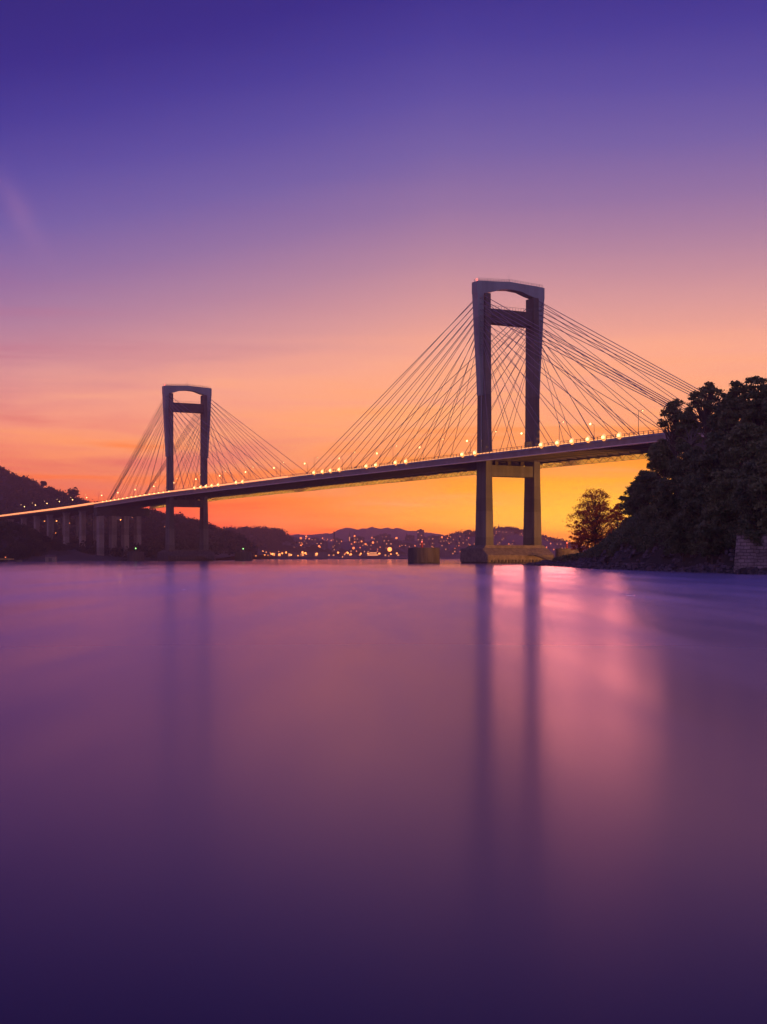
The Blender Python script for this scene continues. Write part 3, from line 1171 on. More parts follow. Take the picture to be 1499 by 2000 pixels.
def rock_block(mb, x, y, z, a, bb, c, rot):
    k = len(mb.v)
    pts = []
    for sz in (-1, 1):
        for t in range(6):
            an = t * math.pi / 3 + g.uniform(-0.25, 0.25)
            rr = g.uniform(0.75, 1.1) * (1.0 if sz < 0 else 0.72)
            px, py = a * rr * math.cos(an), bb * rr * math.sin(an)
            pts.append((x + px * math.cos(rot) - py * math.sin(rot), y + px * math.sin(rot) + py * math.cos(rot), z + sz * c * g.uniform(0.6, 1.1)))
    mb.v += pts
    for t in range(6):
        t2 = (t + 1) % 6
        mb.f.append((k + t, k + t2, k + 6 + t2, k + 6 + t))
    mb.f.append(tuple(k + 6 + t for t in range(6)))


for i in range(1500):
    y = g.uniform(165, 452)
    d = g.uniform(-1.2, 6.5)
    x = shore(y) + d
    z = max(0.0, bank_z(x, y))
    sc = g.uniform(0.35, 1.0) * (1.2 if g.random() < 0.2 else 0.8)
    rock_block(rk, x, y, z, sc * 1.9, sc * 1.0, sc * 0.45, g.uniform(0.9, 1.9))
tag(rk.build('shore_rocks', M['rock']), 'dark broken rocks along the foot of the wooded bank', 'rocks', kind='stuff')

# dry grass tufts above the rocks
cs, rs = [], []
for i in range(260):
    y = g.uniform(200, 425)
    x = shore(y) + g.uniform(4.5, 8.5)
    cs.append((x, y, bank_z(x, y) + 0.25))
    rs.append(g.uniform(0.35, 0.9))
V = leaf_mesh(cs, rs, 60, 0.30, 1.1, 0.4, 3)
tag(mesh_from_quads('dry_grass', V, M['grass']), 'pale dry grass on the bank above the rocks', 'grass', kind='stuff')

# undergrowth over the slope
cs, rs = [], []
for i in range(2300):
    y = g.uniform(150, 420)
    x = shore(y) + (5.0 + abs(g.gauss(0, 1)) * 15 if g.random() < 0.6 else g.uniform(5.0, 10.0))
    z = bank_z(x, y)
    r = g.uniform(0.9, 2.3) * float(np.interp(y, [330, 400], [1.0, 0.45]))
    cs.append((x, y, z + r * 0.35))
    rs.append(r)
V = leaf_mesh(cs, rs, 150, 0.40, 0.9, 0.2, 9)
tag(mesh_from_quads('undergrowth', V, M['leaf_a']), 'dark bushes and ivy covering the steep bank', 'undergrowth', kind='stuff')

# trees of the bank: px, top y, depth, crown width (m), height share, look
A, Bm, Cm = M['leaf_a'], M['leaf_b'], M['leaf_c']
TREES = [
    (1163, 953, 392, 17.0, Cm, 0.97, 125, 'open broadleaf tree alone at the tip of the bank, glowing orange'),
    (1134, 1012, 398, 7.0, Cm, 0.97, 34, 'low rounded sapling at the left foot of the lone tip tree'),
    (1207, 982, 372, 8.0, Cm, 0.92, 40, 'slim tree right behind the lone tree at the bank tip'),
    (1243, 932, 335, 9.0, Bm, 0.85, 40, 'rounded tree sloping down towards the lone tip tree'),
    (1272, 914, 318, 10.0, A, 0.85, 40, 'dense tree whose crown touches the deck below the bridge end'),
    (1300, 852, 292, 9.0, Bm, 0.62, 36, 'tree whose ragged crown juts out in front of the bridge deck end'),
    (1322, 778, 284, 8.4, 'dome', 0.40, 46, 'tall gum tree with arching dome standing before the cable ends'),
    (1345, 800, 278, 6.6, Bm, 0.45, 26, 'narrow tree filling the notch between two domed gum trees'),
    (1383, 745, 270, 8.6, 'dome', 0.40, 50, 'tall domed gum tree with sky showing under its crown'),
    (1412, 790, 262, 7.0, A, 0.6, 30, 'shorter dark tree just right of the tall domed gum'),
    (1436, 739, 255, 7.0, Bm, 0.6, 34, 'upright tree with two knobbly tops on the skyline'),
    (1478, 728, 246, 7.6, Bm, 0.7, 52, 'tallest dark tree at the top of the wood by the frame edge'),
    (1532, 735, 240, 9.0, A, 0.7, 40, 'dark tree cut by the edge of the view at the hilltop'),
    (1345, 862, 262, 9.0, A, 0.8, 40, 'dark bushy tree below the arching gum tree'),
    (1400, 842, 250, 10.0, A, 0.8, 46, 'broad black-green tree in the middle of the wood'),
    (1458, 822, 236, 9.5, Bm, 0.8, 44, 'olive tree with drooping boughs below the tallest dark tree'),
    (1310, 930, 268, 8.5, A, 0.85, 40, 'dark tree in the hollow under the bridge deck end'),
    (1360, 925, 246, 9.0, A, 0.85, 44, 'shaded tree halfway down the wooded bank'),
    (1420, 912, 232, 9.0, Bm, 0.85, 44, 'greenish tree above the left end of the stone wall'),
    (1480, 890, 216, 8.5, A, 0.85, 44, 'dark tree hanging above the stone wall'),
    (1512, 850, 206, 8.0, Bm, 0.85, 38, 'olive tree at the edge of view above the stone wall'),
    (1285, 985, 284, 7.5, Bm, 0.9, 34, 'low bushy tree above the pale dry grass'),
    (1335, 1000, 250, 7.0, A, 0.9, 34, 'low dark tree near the water in mid bank'),
    (1392, 985, 232, 7.0, A, 0.9, 36, 'low black tree just left of the stone wall'),
    (1352, 868, 256, 8.0, A, 0.8, 36, 'dark tree whose top hides the foot of the pale leafless tree'),
    (1245, 1010, 318, 6.5, A, 0.9, 30, 'small dense tree on the slope near the lone tip tree'),
]
for i, (px, ty, Y, wd, mt, cf, cl, lb) in enumerate(TREES):
    X = X_at(px, Y)
    bz = bank_z(X, Y)
    H = Z_at(ty, Y) - bz
    gap = mt is Cm
    dome = mt == 'dome'
    if dome:
        mt = Bm
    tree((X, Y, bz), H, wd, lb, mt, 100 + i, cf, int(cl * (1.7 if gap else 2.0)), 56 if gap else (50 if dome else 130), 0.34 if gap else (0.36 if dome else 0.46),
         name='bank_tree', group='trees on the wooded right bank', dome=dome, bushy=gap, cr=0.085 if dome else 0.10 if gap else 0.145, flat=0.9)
    if mt is not Cm:
        pass

# bare limbs showing among the crowns
M['dead'] = noise_mat('bleached_wood', (0.14, 0.11, 0.095), (0.22, 0.18, 0.15), 2.0, 0.9)
for px, ty, by, Y, lb, sd_ in ((1350, 826, 868, 268, 'pale leafless tree with fanned limbs in front of the dark wood', 3), (1462, 838, 880, 240, 'leaning bleached snag above the stone wall', 8),
                               (1250, 1030, 1058, 322, 'small bare tree low on the slope near the rocks', 5)):
    g = random.Random(sd_)
    zb = Z_at(by, Y)
    H = Z_at(ty, Y) - zb
    X = X_at(px, Y)
    root = empty('bare_tree', (X, Y, zb))
    tag(root, lb, 'tree')
    gz = bank_z(X, Y) - zb
    m = MB().path([(0, 0, gz - 0.5), (0.1, 0, gz * 0.4), (0, 0, 0)], [0.22, 0.15, 0.12], 6)
    part(m, 'trunk', M['dead'], root)
    m = MB()
    for k in range(9):
        an = -0.9 + 1.8 * k / 8 + g.uniform(-0.1, 0.1)
        L0 = H * g.uniform(0.7, 1.05)
        p1 = (math.sin(an) * L0 * 0.35, g.uniform(-0.5, 0.5), math.cos(an) * L0 * 0.45)
        p2 = (math.sin(an * 1.1) * L0 * 0.8, g.uniform(-1, 1), math.cos(an * 1.1) * L0 * 0.95)
        m.path([(0, 0, -0.1), p1, p2], [0.13, 0.08, 0.03], 5)
        m.path([p1, (p1[0] + g.uniform(-1.2, 1.2), p1[1] + 0.4, p1[2] + L0 * 0.3)], [0.06, 0.02], 4)
    part(m, 'limbs', M['dead'], root)

# stone wall
wx, wy = X_at(1440, 206), 206.0
ang = math.radians(-14)
wall = empty('stone_wall', (wx, wy, 0), ang)
tag(wall, 'old wall of pale stone blocks at the water edge under the dark trees', 'wall')
m = MB()
nseg = 26
L_ = 17.0
tops = []
for i in range(nseg + 1):
    x = L_ * i / nseg
    t = 5.9 + 0.25 * noise.noise(Vector((x * 0.9, 2, 0))) + (-0.9 if 2.0 < x < 3.2 else 0) + (0.35 if x > 3.6 else 0)
    tops.append(t)
    if i == 0:
        t0 = t
for i in range(nseg + 1):
    x = L_ * i / nseg
    lean = 0.5 if i == 0 else 0.0
    m.v += [(x - lean, -0.55, 0.2), (x, 0.0, tops[i]), (x, 1.0, tops[i]), (x - lean, 1.0, 0.2)]
for i in range(nseg):
    k, l = 4 * i, 4 * i + 4
    for a in range(4):
        c = (a + 1) % 4
        m.f.append((k + a, l + a, l + c, k + c))
m.f.append((0, 1, 2, 3))
m.f.append((4 * nseg + 3, 4 * nseg + 2, 4 * nseg + 1, 4 * nseg))
part(m, 'masonry', M['block'], wall)
cs = [(g.uniform(0.0, L_), g.uniform(-0.3, 1.0), 5.9 - abs(g.gauss(0, 0.5)) + 0.3) for _ in range(60)] + [(2.4 + g.gauss(0, .5), -0.4, g.uniform(4.2, 6.0)) for _ in range(12)]
tag(mesh_from_quads('ivy', leaf_mesh(cs, [g.uniform(0.35, 0.8) for _ in cs], 90, 0.26, 0.9, 0.3, 21), M['leaf_a'], wall), kind='stuff')
rk2 = MB()
for i in range(90):
    t = g.random() ** 0.7
    x = wx + t * 15 * math.cos(ang) + g.uniform(-1, 1)
    y = wy + t * 15 * math.sin(ang) - g.uniform(0.6, 3.0)
    rock_block(rk2, x, y, 0.2 + 1.6 * max(0, t - 0.35) + g.uniform(0, 0.4), g.uniform(0.5, 1.3), g.uniform(0.4, 0.8), g.uniform(0.3, 0.6), g.uniform(-0.5, 0.5))
tag(rk2.build('fallen_rocks', M['rock']), 'dark tumbled rocks against the foot of the stone wall', 'rocks', kind='stuff')

# ------------------------------------------------------------------ far land
def ridge(name, sky, front, back, mat, rough=1.0, step=4.0, seed=0, zmin=-1.0):
    """sky: list of (px, py, Y): the crest; a slope runs down to the water in front and behind"""
    sky = sorted(sky)
    px = np.arange(sky[0][0], sky[-1][0] + step, step)
    P = np.array(sky, float)
    py = np.interp(px, P[:, 0], P[:, 1])
    YY = np.interp(px, P[:, 0], P[:, 2])
    mb = MB()
    rows = [(-1.0, -0.02), (-0.93, 0.05), (-0.75, 0.26), (-0.55, 0.5), (-0.35, 0.74), (-0.18, 0.9), (-0.08, 0.975), (0, 1.0), (0.25, 0.86), (0.6, 0.5), (1.0, -0.02)]
    for i in range(len(px)):
        H = Z_at(py[i], YY[i])
        for t, h in rows:
            Y = YY[i] + (front if t < 0 else back) * t
            q = X_at(px[i], YY[i]) * (1 + 0.1 * t * front / YY[i])
            z = max(zmin, H * h)
            if -1 < t < 1:
                z += rough * noise.noise(Vector((q * 0.03, Y * 0.03, seed))) * (0.4 if t == 0 else 1.0)
            mb.v.append((q, Y, z))
    n = len(rows)
    for i in range(len(px) - 1):
        for j in range(n - 1):
            mb.f.append((i * n + j, (i + 1) * n + j, (i + 1) * n + j + 1, i * n + j + 1))
    o = mb.build(name, mat, smooth=True)
    tag(o, kind='structure')

    def surf(pxx, t):
        i = int(np.clip(round((pxx - px[0]) / step), 0, len(px) - 1))
        j = int(np.interp(t, [r[0] for r in rows], range(n)))
        j = min(j, n - 2)
        a, c = Vector(mb.v[i * n + j]), Vector(mb.v[i * n + j + 1])
        f = (t - rows[j][0]) / (rows[j + 1][0] - rows[j][0])
        return a.lerp(c, f)
    return surf


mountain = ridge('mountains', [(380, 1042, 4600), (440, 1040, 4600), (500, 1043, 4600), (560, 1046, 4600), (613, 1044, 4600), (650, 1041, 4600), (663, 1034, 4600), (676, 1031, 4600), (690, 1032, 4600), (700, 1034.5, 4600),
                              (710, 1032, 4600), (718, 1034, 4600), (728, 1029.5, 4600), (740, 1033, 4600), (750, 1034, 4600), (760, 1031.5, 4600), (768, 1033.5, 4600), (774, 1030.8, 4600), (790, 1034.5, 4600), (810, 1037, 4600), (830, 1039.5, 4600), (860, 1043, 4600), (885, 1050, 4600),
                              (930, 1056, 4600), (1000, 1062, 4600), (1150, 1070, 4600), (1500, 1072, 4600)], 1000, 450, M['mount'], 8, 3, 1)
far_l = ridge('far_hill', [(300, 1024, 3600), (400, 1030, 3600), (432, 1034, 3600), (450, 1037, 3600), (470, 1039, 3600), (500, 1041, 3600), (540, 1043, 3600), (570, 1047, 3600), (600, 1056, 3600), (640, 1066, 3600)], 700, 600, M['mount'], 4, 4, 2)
mid_l = ridge('wooded_hill', [(400, 1046, 2500), (440, 1043, 2500), (468, 1044, 2500), (485, 1041, 2500), (503, 1040, 2500), (525, 1043, 2500), (548, 1046, 2500), (556, 1050, 2500), (562, 1060, 2500), (575, 1072, 2500), (600, 1082, 2500), (625, 1087, 2500)], 420, 500, M['hill'], 3, 3, 3)
town_r = ridge('town_hill', [(840, 1064, 3000), (862, 1056, 3000), (880, 1051, 3000), (896, 1047, 3000), (908, 1043, 3000), (925, 1045, 3000), (948, 1042, 3000), (968, 1038, 3000), (985, 1037, 3000), (1000, 1037.5, 3000), (1020, 1043, 3000),
                             (1045, 1050, 3000), (1062, 1055, 3000), (1084, 1060, 3000), (1105, 1067, 3000), (1130, 1072, 3000), (1250, 1078, 3000), (1500, 1080, 3000)], 700, 500, M['far_slope'], 3, 3, 4)
town_c = ridge('town_slope', [(540, 1072, 2900), (580, 1064, 2900), (620, 1060, 2900), (660, 1058, 2900), (700, 1057, 2900), (760, 1056, 2900), (800, 1056, 2900), (840, 1057, 2900), (880, 1060, 2900), (920, 1068, 2900), (960, 1078, 2900)], 750, 500, M['far_slope'], 3, 4, 5)
hill_l = ridge('hillside', [(-420, 860, 2000), (-250, 870, 2000), (-120, 892, 1950), (0, 923, 1900), (16, 931, 1900), (29, 939, 1900), (51, 944, 1880), (64, 949, 1870), (81, 958, 1850), (96, 964, 1830), (117, 970, 1800), (135, 979, 1780), (155, 987, 1760),
                            (200, 996, 1720), (250, 1001, 1680), (289, 1008, 1640), (306, 1011, 1630), (320, 1017, 1620), (351, 1019, 1600), (366, 1026, 1590), (391, 1033, 1570), (408, 1038, 1560), (421, 1044, 1550), (450, 1053, 1530), (475, 1063, 1510), (486, 1073, 1500), (498, 1085, 1490)],
                560, 500, M['hill'], 4, 4, 6)
fore_l = ridge('foreshore', [(-420, 1020, 860), (-150, 1018, 860), (-40, 1024, 870), (0, 1029, 880), (30, 1034, 890), (60, 1044, 900), (90, 1060, 920), (120, 1072, 940), (150, 1080, 960), (200, 1086, 990), (240, 1090, 1010), (262, 1093, 1020)],
                150, 200, M['hill'], 2.0, 4, 7)
shelf = ridge('shore_shelf', [(-300, 1066, 1140), (0, 1064, 1140), (60, 1066, 1140), (100, 1070, 1140), (140, 1078, 1130), (180, 1084, 1130), (230, 1087, 1130), (300, 1089, 1130), (380, 1090, 1130), (430, 1091, 1130)], 150, 260, M['bank'], 1.5, 4, 8)

# quays: long low mounds with sheds
for nm, a, c, Y, h in (('quay', 492, 636, 1780, 2.6), ('breakwater', 652, 800, 1850, 1.6)):
    x0, x1 = X_at(a, Y), X_at(c, Y)
    m = MB().hexa([(x0, Y - 8, -1), (x1, Y - 8, -1), (x1 + 2, Y + 60, -1), (x0 - 2, Y + 60, -1), (x0 + 3, Y - 6, h), (x1 - 6, Y - 6, h), (x1 - 6, Y + 58, h), (x0 + 3, Y + 58, h)])
    o = m.build(nm, M['hull'])
    tag(o, 'long low dark %s lying in front of the far town' % nm, nm)


# forest on hills: one mass of crowns
def forest(name, surf, px0, px1, t0, t1, n, r0, r1, per, size, seed, label, dens=None):
    g = random.Random(seed)
    cs, rs = [], []
    for _ in range(n):
        px = g.uniform(px0, px1)
        t = g.uniform(t0, t1)
        if g.random() < 0.22:
            t = g.uniform(-0.06, 0.02)
        if dens and not dens(px, t, g):
            continue
        p = surf(px, t)
        r = g.uniform(r0, r1)
        cs.append((p.x + g.uniform(-4, 4), p.y, p.z + r * 0.35))
        rs.append(r)
    V = leaf_mesh(cs, rs, per, size, 1.1, 0.25, seed)
    tag(mesh_from_quads(name, V, M['leaf_far']), label, 'forest', kind='stuff')


forest('hill_forest', hill_l, -100, 495, -0.95, 0.02, 2300, 3.0, 6.5, 46, 2.4, 31, 'dark wood covering the hillside behind the far tower')
forest('foreshore_bushes', fore_l, -100, 130, -0.97, 0.0, 900, 1.2, 3.2, 60, 0.9, 32, 'dark scrub on the left foreshore below the viaduct')
forest('ridge_forest', mid_l, 420, 575, -0.9, 0.02, 500, 5, 9, 36, 3.4, 33, 'hazy wood on the second hill behind the quay')
forest('town_hill_forest', town_r, 845, 1130, -0.25, 0.02, 420, 3.5, 7.5, 36, 3.0, 34, 'hazy trees along the skyline of the town hill')

# two trees that stand clear on the left skyline
p = hill_l(86, 0.0)
tree((p.x, p.y, p.z - 1), 15, 11, 'round tree standing clear on the left hill skyline', M['leaf_far'], 501, 0.6, 26, 60, 1.3, name='hill_tree')
p = hill_l(143, 0.0)
tree((p.x, p.y, p.z - 4), 25, 18, 'wide-topped pine on the skyline above the left viaduct', M['leaf_far'], 502, 0.62, 34, 60, 1.3, name='hill_pine', cat='tree')


# ------------------------------------------------------------------ town
def house_proto(name, w, d, h, gable, nwx, nwz, lit):
    root = empty(name)
    part(MB().box(-w / 2, w / 2, -d / 2, d / 2, -6, h), 'wall', M['wall_pale'], root)
    r = MB()
    if gable:
        k = h + w * 0.28
        r.v = [(-w / 2 - .4, -d / 2 - .4, h + .02), (w / 2 + .4, -d / 2 - .4, h + .02), (w / 2 + .4, d / 2 + .4, h + .02), (-w / 2 - .4, d / 2 + .4, h + .02), (0, -d / 2 - .4, k), (0, d / 2 + .4, k)]
        r.f = [(3, 2, 1, 0), (0, 1, 4), (2, 3, 5), (1, 2, 5, 4), (3, 0, 4, 5)]
    else:
        r.box(-w / 2 - .3, w / 2 + .3, -d / 2 - .3, d / 2 + .3, h + .02, h + .8)
        r.box(-w / 6, w / 6, -d / 6, d / 6, h + .81, h + 3)
    part(r, 'roof', M['roof'] if gable else M['wall_pale'], root)
    g = random.Random(len(name) * 7 + int(w * 10))
    for i in range(nwx):
        for j in range(nwz):
            x = -w / 2 + w * (i + 0.5) / nwx
            z = h * (j + 0.5) / nwz
            if g.random() < lit:
                q = MB().box(x - w / nwx * 0.25, x + w / nwx * 0.25, -d / 2 - 0.12, -d / 2 - 0.003, z - h / nwz * 0.28, z + h / nwz * 0.28)
                part(q, 'lit_window', M['window'], root)
    return root


protos = [house_proto('town_house', 12, 10, 8, True, 3, 2, 0.25), house_proto('town_block', 22, 14, 16, False, 5, 5, 0.10),
          house_proto('town_tower_block', 15, 14, 27, False, 4, 8, 0.08), house_proto('long_shed', 40, 16, 8, True, 6, 1, 0.35)]
used = [0] * 4
LAB = ['small pale gabled house in the far town', 'flat-roofed apartment block in the far town', 'tall narrow apartment block in the far town', 'long low shed with lit openings on the far waterfront']
CAT = ['house', 'apartment block', 'apartment block', 'shed']
GRP = ['gabled houses of the far town', 'apartment blocks of the far town', 'tall blocks of the far town', 'waterfront sheds of the far town']


def put(k, loc, rz, sc=1.0, label=None):
    o = protos[k] if used[k] == 0 else copy_tree(protos[k])
    used[k] += 1
    o.location = loc
    o.rotation_euler = (0, 0, rz)
    o.scale = (sc, sc, sc)
    tag(o, label or LAB[k], CAT[k], GRP[k] if not label else None)
    if label and 'group' in o:
        del o['group']
    return o


g = random.Random(77)
for i in range(95):
    px = g.uniform(565, 905)
    t = -g.random() ** 0.8 * 0.92
    p = town_c(px, min(t, -0.12))
    k = 0 if g.random() < 0.45 else (1 if g.random() < 0.8 else 2)
    put(k, (p.x, p.y, p.z - 1), g.uniform(-0.5, 0.5), g.uniform(0.6, 0.95))
for i in range(46):
    px = g.uniform(862, 1060)
    t = -g.uniform(0.22, 0.92)
    p = town_r(px, t)
    put(0 if g.random() < 0.6 else 1, (p.x, p.y, p.z - 1), g.uniform(-0.5, 0.5), g.uniform(0.55, 0.8))
for i in range(9):
    Y = 1800 + g.uniform(0, 30)
    put(3, (X_at(500 + i * 14 + g.uniform(-3, 3), Y), Y, 2.6), g.uniform(-0.1, 0.1), g.uniform(0.55, 0.9))
for i in range(5):
    Y = 2260
    px = (668, 700, 750, 775, 640)[i]
    put(3, (X_at(px, Y), Y, 2.0), 0, 0.8)
# houses on the left hillside, each told apart by what is beside it
for px, t, k, lb in ((292, -0.35, 1, 'pale flat-roofed house with lamps on the slope between anchor pier and far tower'),
                     (306, -0.3, 0, 'gabled house on the slope just left of the far tower'),
                     (362, -0.28, 0, 'gabled house seen between the legs of the far tower'),
                     (86, -0.7, 0, 'gabled house seen under the viaduct, third gap from the left'),
                     (112, -0.72, 0, 'gabled house seen under the viaduct near the tall piers'),
                     (60, -0.7, 0, 'pale house seen under the leftmost part of the viaduct')):
    p = hill_l(px, t)
    put(k, (p.x, p.y, p.z), g.uniform(-0.3, 0.3), 0.9, lb)

# landmark shapes in the town
def simple_thing(name, label, cat, mb, mat, loc, extra=()):
    root = empty(name, loc)
    tag(root, label, cat)
    part(mb, 'body', mat, root)
    for nm, b2, m2 in extra:
        part(b2, nm, m2, root)
    return root


Y = 2800
sc = Y / F
ch = MB().tube((0, 0, -4), (0, 0, 30), 2.6, 1.8, 10)
simple_thing('factory_chimney', 'thin dark chimney rising over the middle of the town', 'chimney', ch, M['hull'], (X_at(653, Y), Y, Z_at(1068, Y)), (('rim', MB().tube((0, 0, 30.01), (0, 0, 31), 2.2, 2.2, 10), M['rail']),))
m = MB()
for x in (-5, 5):
    m.box(x - 2.4, x + 2.4, -2.4, 2.4, -4, 22)
    m.hexa([(x - 2.4, -2.4, 22.01), (x + 2.4, -2.4, 22.01), (x + 2.4, 2.4, 22.01), (x - 2.4, 2.4, 22.01), (x - .2, -.2, 31), (x + .2, -.2, 31), (x + .2, .2, 31), (x - .2, .2, 31)])
simple_thing('twin_tower_church', 'floodlit church with two pointed towers under the mountains', 'church', m, M['wall_pale'], (X_at(688, Y), Y, Z_at(1068, Y)),
             (('nave', MB().box(-7.3, 7.3, 2.6, 24, -4, 13), M['wall_pale']), ('roof', MB().hexa([(-7.5, 2.5, 13.01), (7.5, 2.5, 13.01), (7.5, 24.2, 13.01), (-7.5, 24.2, 13.01), (-.2, 2.5, 19), (.2, 2.5, 19), (.2, 24.2, 19), (-.2, 24.2, 19)]), M['roof']),
              ('lit_openings', MB().box(-5.8, -4.2, -2.6, -2.41, 12, 20).box(4.2, 5.8, -2.6, -2.41, 12, 20), M['window'])))
sp = MB().box(-3, 3, -3, 3, -4, 12).hexa([(-3, -3, 12.01), (3, -3, 12.01), (3, 3, 12.01), (-3, 3, 12.01), (-.2, -.2, 28), (.2, -.2, 28), (.2, .2, 28), (-.2, .2, 28)])
simple_thing('church_spire', 'dark pointed spire above the houses left of the round caisson', 'church', sp, M['hull'], (X_at(795, Y), Y, Z_at(1067, Y)), (('nave', MB().box(3.2, 18, -4, 4, -4, 8), M['hull']),))
Y = 2990
sp = MB().box(-3, 3, -3, 3, -6, 6).hexa([(-2, -2, 6.01), (2, -2, 6.01), (2, 2, 6.01), (-2, 2, 6.01), (-.3, -.3, 16), (.3, -.3, 16), (.3, .3, 16), (-.3, .3, 16)])
simple_thing('hilltop_chapel', 'small spired chapel on the hilltop seen between the near tower legs', 'chapel', sp, M['hull'], (X_at(975, Y), Y, Z_at(1038, Y)), (('nave', MB().box(3.2, 14, -4, 4, -6, 4), M['hull']),))
# the lit ferry at the quay
Y = 2100
q = Y / F
fx = X_at(728, Y)
ship = empty('ferry', (fx, Y, 0))
tag(ship, 'brightly lit stepped ferry moored at the quay left of the round caisson', 'ship')
part(MB().hexa([(-16, -5, -0.5), (14, -5, -0.5), (14, 5, -0.5), (-16, 5, -0.5), (-19, -6, 4), (16, -6, 4), (16, 6, 4), (-19, 6, 4)]), 'hull', M['hull'], ship)
part(MB().box(-8, 9, -4.5, 4.5, 4.01, 7.5).box(-5, 7, -4, 4, 7.51, 10.5).box(-3, 5, -3.2, 3.2, 10.51, 13.5), 'superstructure', M['wall_pale'], ship)
part(MB().box(-7.5, 8.5, -4.75, -4.52, 5, 7).box(-4.5, 6.5, -4.25, -4.02, 8.2, 10), 'lit_decks', M['window'], ship)
part(MB().box(0, 2, -1, 1, 13.51, 17), 'funnel', M['red'], ship)
for px, w_, h_, Y, lb, ct in ((100, 5.5, 2.6, 735, 'pale boat shed at the water edge under the viaduct', 'shed'), (38, 3.5, 1.6, 728, 'small pale boat drawn up on the dark foreshore', 'boat')):
    rt = empty('boat_shed' if ct == 'shed' else 'rowing_boat', (X_at(px, Y), Y, 0))
    tag(rt, lb, ct)
    if ct == 'shed':
        part(MB().box(-w_ / 2, w_ / 2, -2, 2, -1.0, h_), 'wall', M['sand'], rt)
        part(MB().hexa([(-w_ / 2 - .2, -2.2, h_ + .01), (w_ / 2 + .2, -2.2, h_ + .01), (w_ / 2 + .2, 2.2, h_ + .01), (-w_ / 2 - .2, 2.2, h_ + .01), (-w_ / 2 - .2, -.1, h_ + 1.1), (w_ / 2 + .2, -.1, h_ + 1.1), (w_ / 2 + .2, .1, h_ + 1.1), (-w_ / 2 - .2, .1, h_ + 1.1)]), 'roof', M['roof'], rt)
        part(MB().box(-0.9, 0.9, -2.06, -2.003, 0.2, 2.1), 'door', M['hull'], rt)
    else:
        part(MB().hexa([(-1.4, -.4, .1), (1.2, -.4, .1), (1.2, .4, .1), (-1.4, .4, .1), (-2.2, -.8, h_ * .6), (1.6, -.8, h_ * .55), (1.6, .8, h_ * .55), (-2.2, .8, h_ * .6)]), 'hull', M['sand'], rt)
        part(MB().box(-.4, .9, -.5, .5, h_ * .6 + .01, h_), 'cabin', M['hull'], rt)
# moored boat at the left edge of the foreshore
Y = 730
bt = empty('jetty', (X_at(6, Y), Y, 0))
tag(bt, 'low orange-lit jetty at the left edge of the foreshore', 'jetty')
part(MB().box(-14, 5, -3, 3, 1.3, 1.8), 'platform', M['yellow'], bt)  # lamp-lit look of the platform comes from its ochre colour
part(MB().box(-13, -12.4, -2.5, -1.9, -1.5, 1.29).box(-6, -5.4, -2.5, -1.9, -1.5, 1.29).box(3, 3.6, -2.5, -1.9, -1.5, 1.29), 'pile', M['hull'], bt)
part(MB().ball((2, -2.6, 2.5), 0.25), 'lamp', M['town_lamp'], bt)


# lamps of the town and hillside
def small_lamp(name, r, mat, h):
    root = empty(name)
    part(MB().tube((0, 0, -1), (0, 0, h - r), 0.12, n=5), 'post', M['rail'], root)
    part(MB().ball((0, 0, h), r, 8, 6), 'globe', mat, root, smooth=True)
    return root


la = small_lamp('town_street_lamp', 1.25, M['town_lamp'], 8)
lb_ = small_lamp('quay_lamp', 1.6, M['town_lamp_white'], 9)
lc = small_lamp('hillside_street_lamp', 0.65, M['town_lamp_white'], 8)
cnt = {}


def lamp_at(proto, loc, label, group, sc=1.0):
    k = proto.name
    o = proto if k not in cnt else copy_tree(proto)
    cnt[k] = 1
    o.location = loc
    o.scale = (sc, sc, sc)
    for key in ('group',):
        if key in o:
            del o[key]
    tag(o, label, 'street lamp', group)


for i in range(80):
    px = g.uniform(560, 905)
    if g.random() < 0.6:
        px = g.choice([575, 590, 612, 644, 700, 735, 780]) + g.gauss(0, 7)
    p = town_c(px, -g.random() ** 0.7 * 0.95)
    lamp_at(la, (p.x, p.y - 8, p.z + 2), 'orange street lamp among the houses of the far town', 'orange lamps of the far town', 0.5 + 1.2 * g.random() ** 2)
for i in range(34):
    px = g.uniform(862, 1050)
    p = town_r(px, -g.uniform(0.1, 0.92))
    lamp_at(la, (p.x, p.y - 8, p.z + 2), 'orange street lamp on the town hill behind the near tower', 'orange lamps of the town hill', g.uniform(0.4, 0.9))
for i in range(40):
    px = 497 + 132 * g.random()
    Y = 1790 + g.uniform(0, 40)
    lamp_at(lb_, (X_at(px, Y), Y - 6, 2.6 - g.uniform(0, 4)), 'bright lamp on the dark quay left of the town', 'lamps of the quay', g.uniform(0.45, 0.9))
for i in range(14):
    px = 655 + g.choice([5, 12, 24, 30, 45, 50, 66, 86, 110, 122]) + g.uniform(-2, 2)
    lamp_at(lb_, (X_at(px, 2200), 2200, 1.5), 'bright lamp along the breakwater in front of the town', 'lamps of the breakwater', g.uniform(0.6, 1.0))
for px, py, Y, sc, lb in ((761.5, 1073, 2100, 2.1, 'biggest and brightest lamp of the far waterfront'), (732, 1058, 2700, 1.9, 'left lamp of the bright pair above the ferry'), (740.5, 1058, 2700, 2.3, 'right lamp of the bright pair above the ferry')):
    lamp_at(lb_, (X_at(px, Y), Y, Z_at(py, Y) - 9 * sc), lb, None, sc)
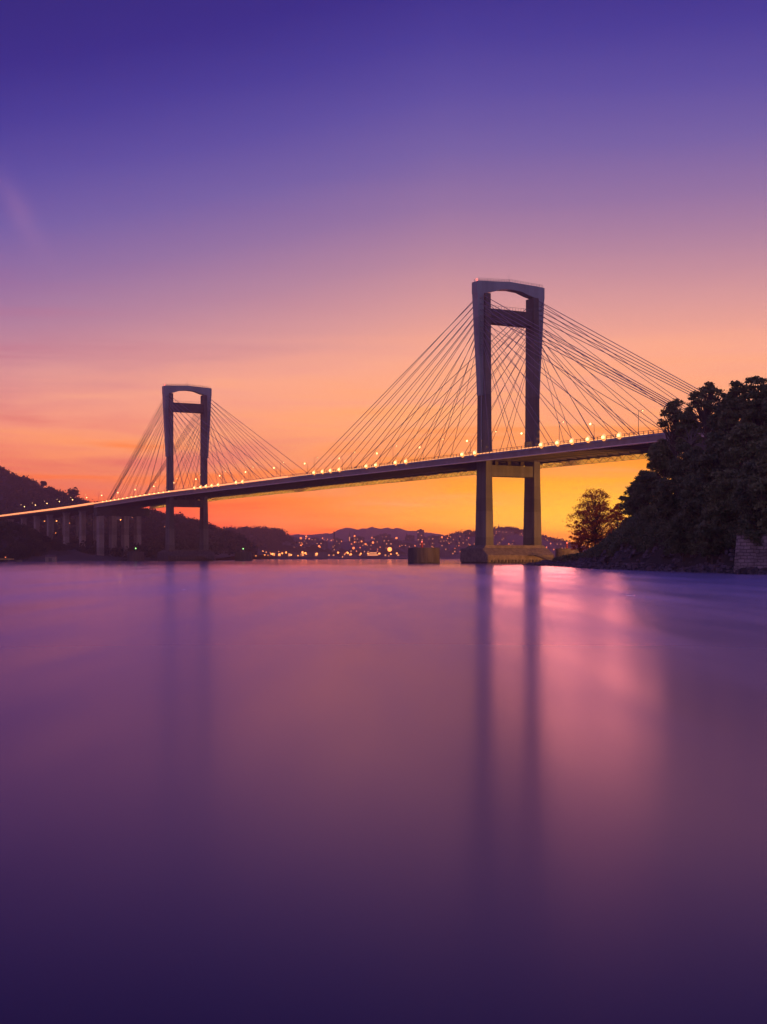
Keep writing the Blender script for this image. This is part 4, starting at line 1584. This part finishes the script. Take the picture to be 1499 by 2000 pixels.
for px, py, Y, sc, lb in ((282, 1016, 1500, 1.6, 'glaring lamp beside the road seen under the anchor pier beam'), (302, 1014, 1500, 0.9, 'upper lamp of the pale house left of the far tower'), (305, 1018, 1480, 0.7, 'lower lamp of the pale house left of the far tower'),
                          (353, 1025, 1500, 0.8, 'lamp seen between the legs of the far tower'), (371, 1029, 1500, 0.7, 'lamp near the right leg of the far tower'), (110.5, 1017.5, 1420, 1.0, 'lamp in the gap under the viaduct left of the tall piers'),
                          (87, 1018, 1420, 0.7, 'lamp in the third gap under the viaduct'), (171, 1021, 1420, 0.9, 'lamp seen under the viaduct right of the tall piers'), (185, 1009, 1400, 0.8, 'lamp just left of the anchor pier'),
                          (75, 1042, 1150, 0.6, 'reddish lamp low on the foreshore under the viaduct'), (109, 1041, 1200, 0.5, 'small low lamp on the foreshore road'),
                          (461, 1053, 1700, 1.0, 'left lamp of the pair on the dark headland'), (471, 1055, 1700, 0.9, 'right lamp of the pair on the dark headland'),
                          (487, 1066, 1800, 0.9, 'lamp where the dark headland meets the quay')):
    lamp_at(lc, (X_at(px, Y), Y, Z_at(py, Y) - 8 * sc), lb, None, sc)

# ------------------------------------------------------------------ assumed sodium light behind the right bank, added to warm the near tower
def flood(name, loc, target, power, size_deg, color=(1.0, 0.55, 0.12), label=None, radius=0.6):
    l = bpy.data.lights.new(name, 'SPOT')
    l.energy = power
    l.color = color
    l.spot_size = math.radians(size_deg)
    l.spot_blend = 0.7
    l.shadow_soft_size = radius
    o = bpy.data.objects.new(name, l)
    COL.objects.link(o)
    o.location = loc
    o.rotation_euler = (Vector(target) - Vector(loc)).to_track_quat('-Z', 'Y').to_euler()


flood('assumed_sodium_light', BW(4, -135, 17), BW(0, -12, 12), 5.5e5, 58, (1.0, 0.40, 0.05))


# assumed road lamps, added to light the hillside behind the piers
for px, t, w in ((213, -0.55, 2500), (233, -0.52, 2500), (276, -0.5, 1500), (112, -0.72, 2500), (88, -0.72, 2500), (298, -0.4, 1500)):
    q = hill_l(px, t)
    l = bpy.data.lights.new('assumed_road_light', 'POINT')
    l.energy = w
    l.color = (1.0, 0.45, 0.1)
    l.shadow_soft_size = 0.5
    o = bpy.data.objects.new('assumed_road_light', l)
    COL.objects.link(o)
    o.location = (q.x, q.y - 4, q.z + 9)
    lamp_at(lc, (q.x, q.y, q.z), 'assumed lamp of the hillside road between the bridge piers', 'assumed lamps of the hillside road', 0.9)

# area lights added under the deck to wash the far ochre sheet gold
for a in (-150, -8, 130, 270, 405):
    c = a + 65
    l = bpy.data.lights.new('added_underdeck_light', 'AREA')
    l.shape = 'RECTANGLE'
    l.size = 130
    l.size_y = 0.3
    l.energy = 7000
    l.color = (1.0, 0.58, 0.12)
    o = bpy.data.objects.new('added_underdeck_light', l)
    COL.objects.link(o)
    o.location = BW(16.2, c, zd(c) - 1.9)
    ct, sn = math.cos(TH), math.sin(TH)
    dirv = Vector((ct, sn, -0.02)).normalized()      # shines outwards, towards the ochre sheet
    ax = Vector((-sn, ct, 0))
    up = dirv.cross(ax).normalized()
    from mathutils import Matrix
    rot = Matrix((ax, up.cross(ax) if False else (-dirv).cross(ax), -dirv)).transposed()
    o.rotation_euler = rot.to_euler()
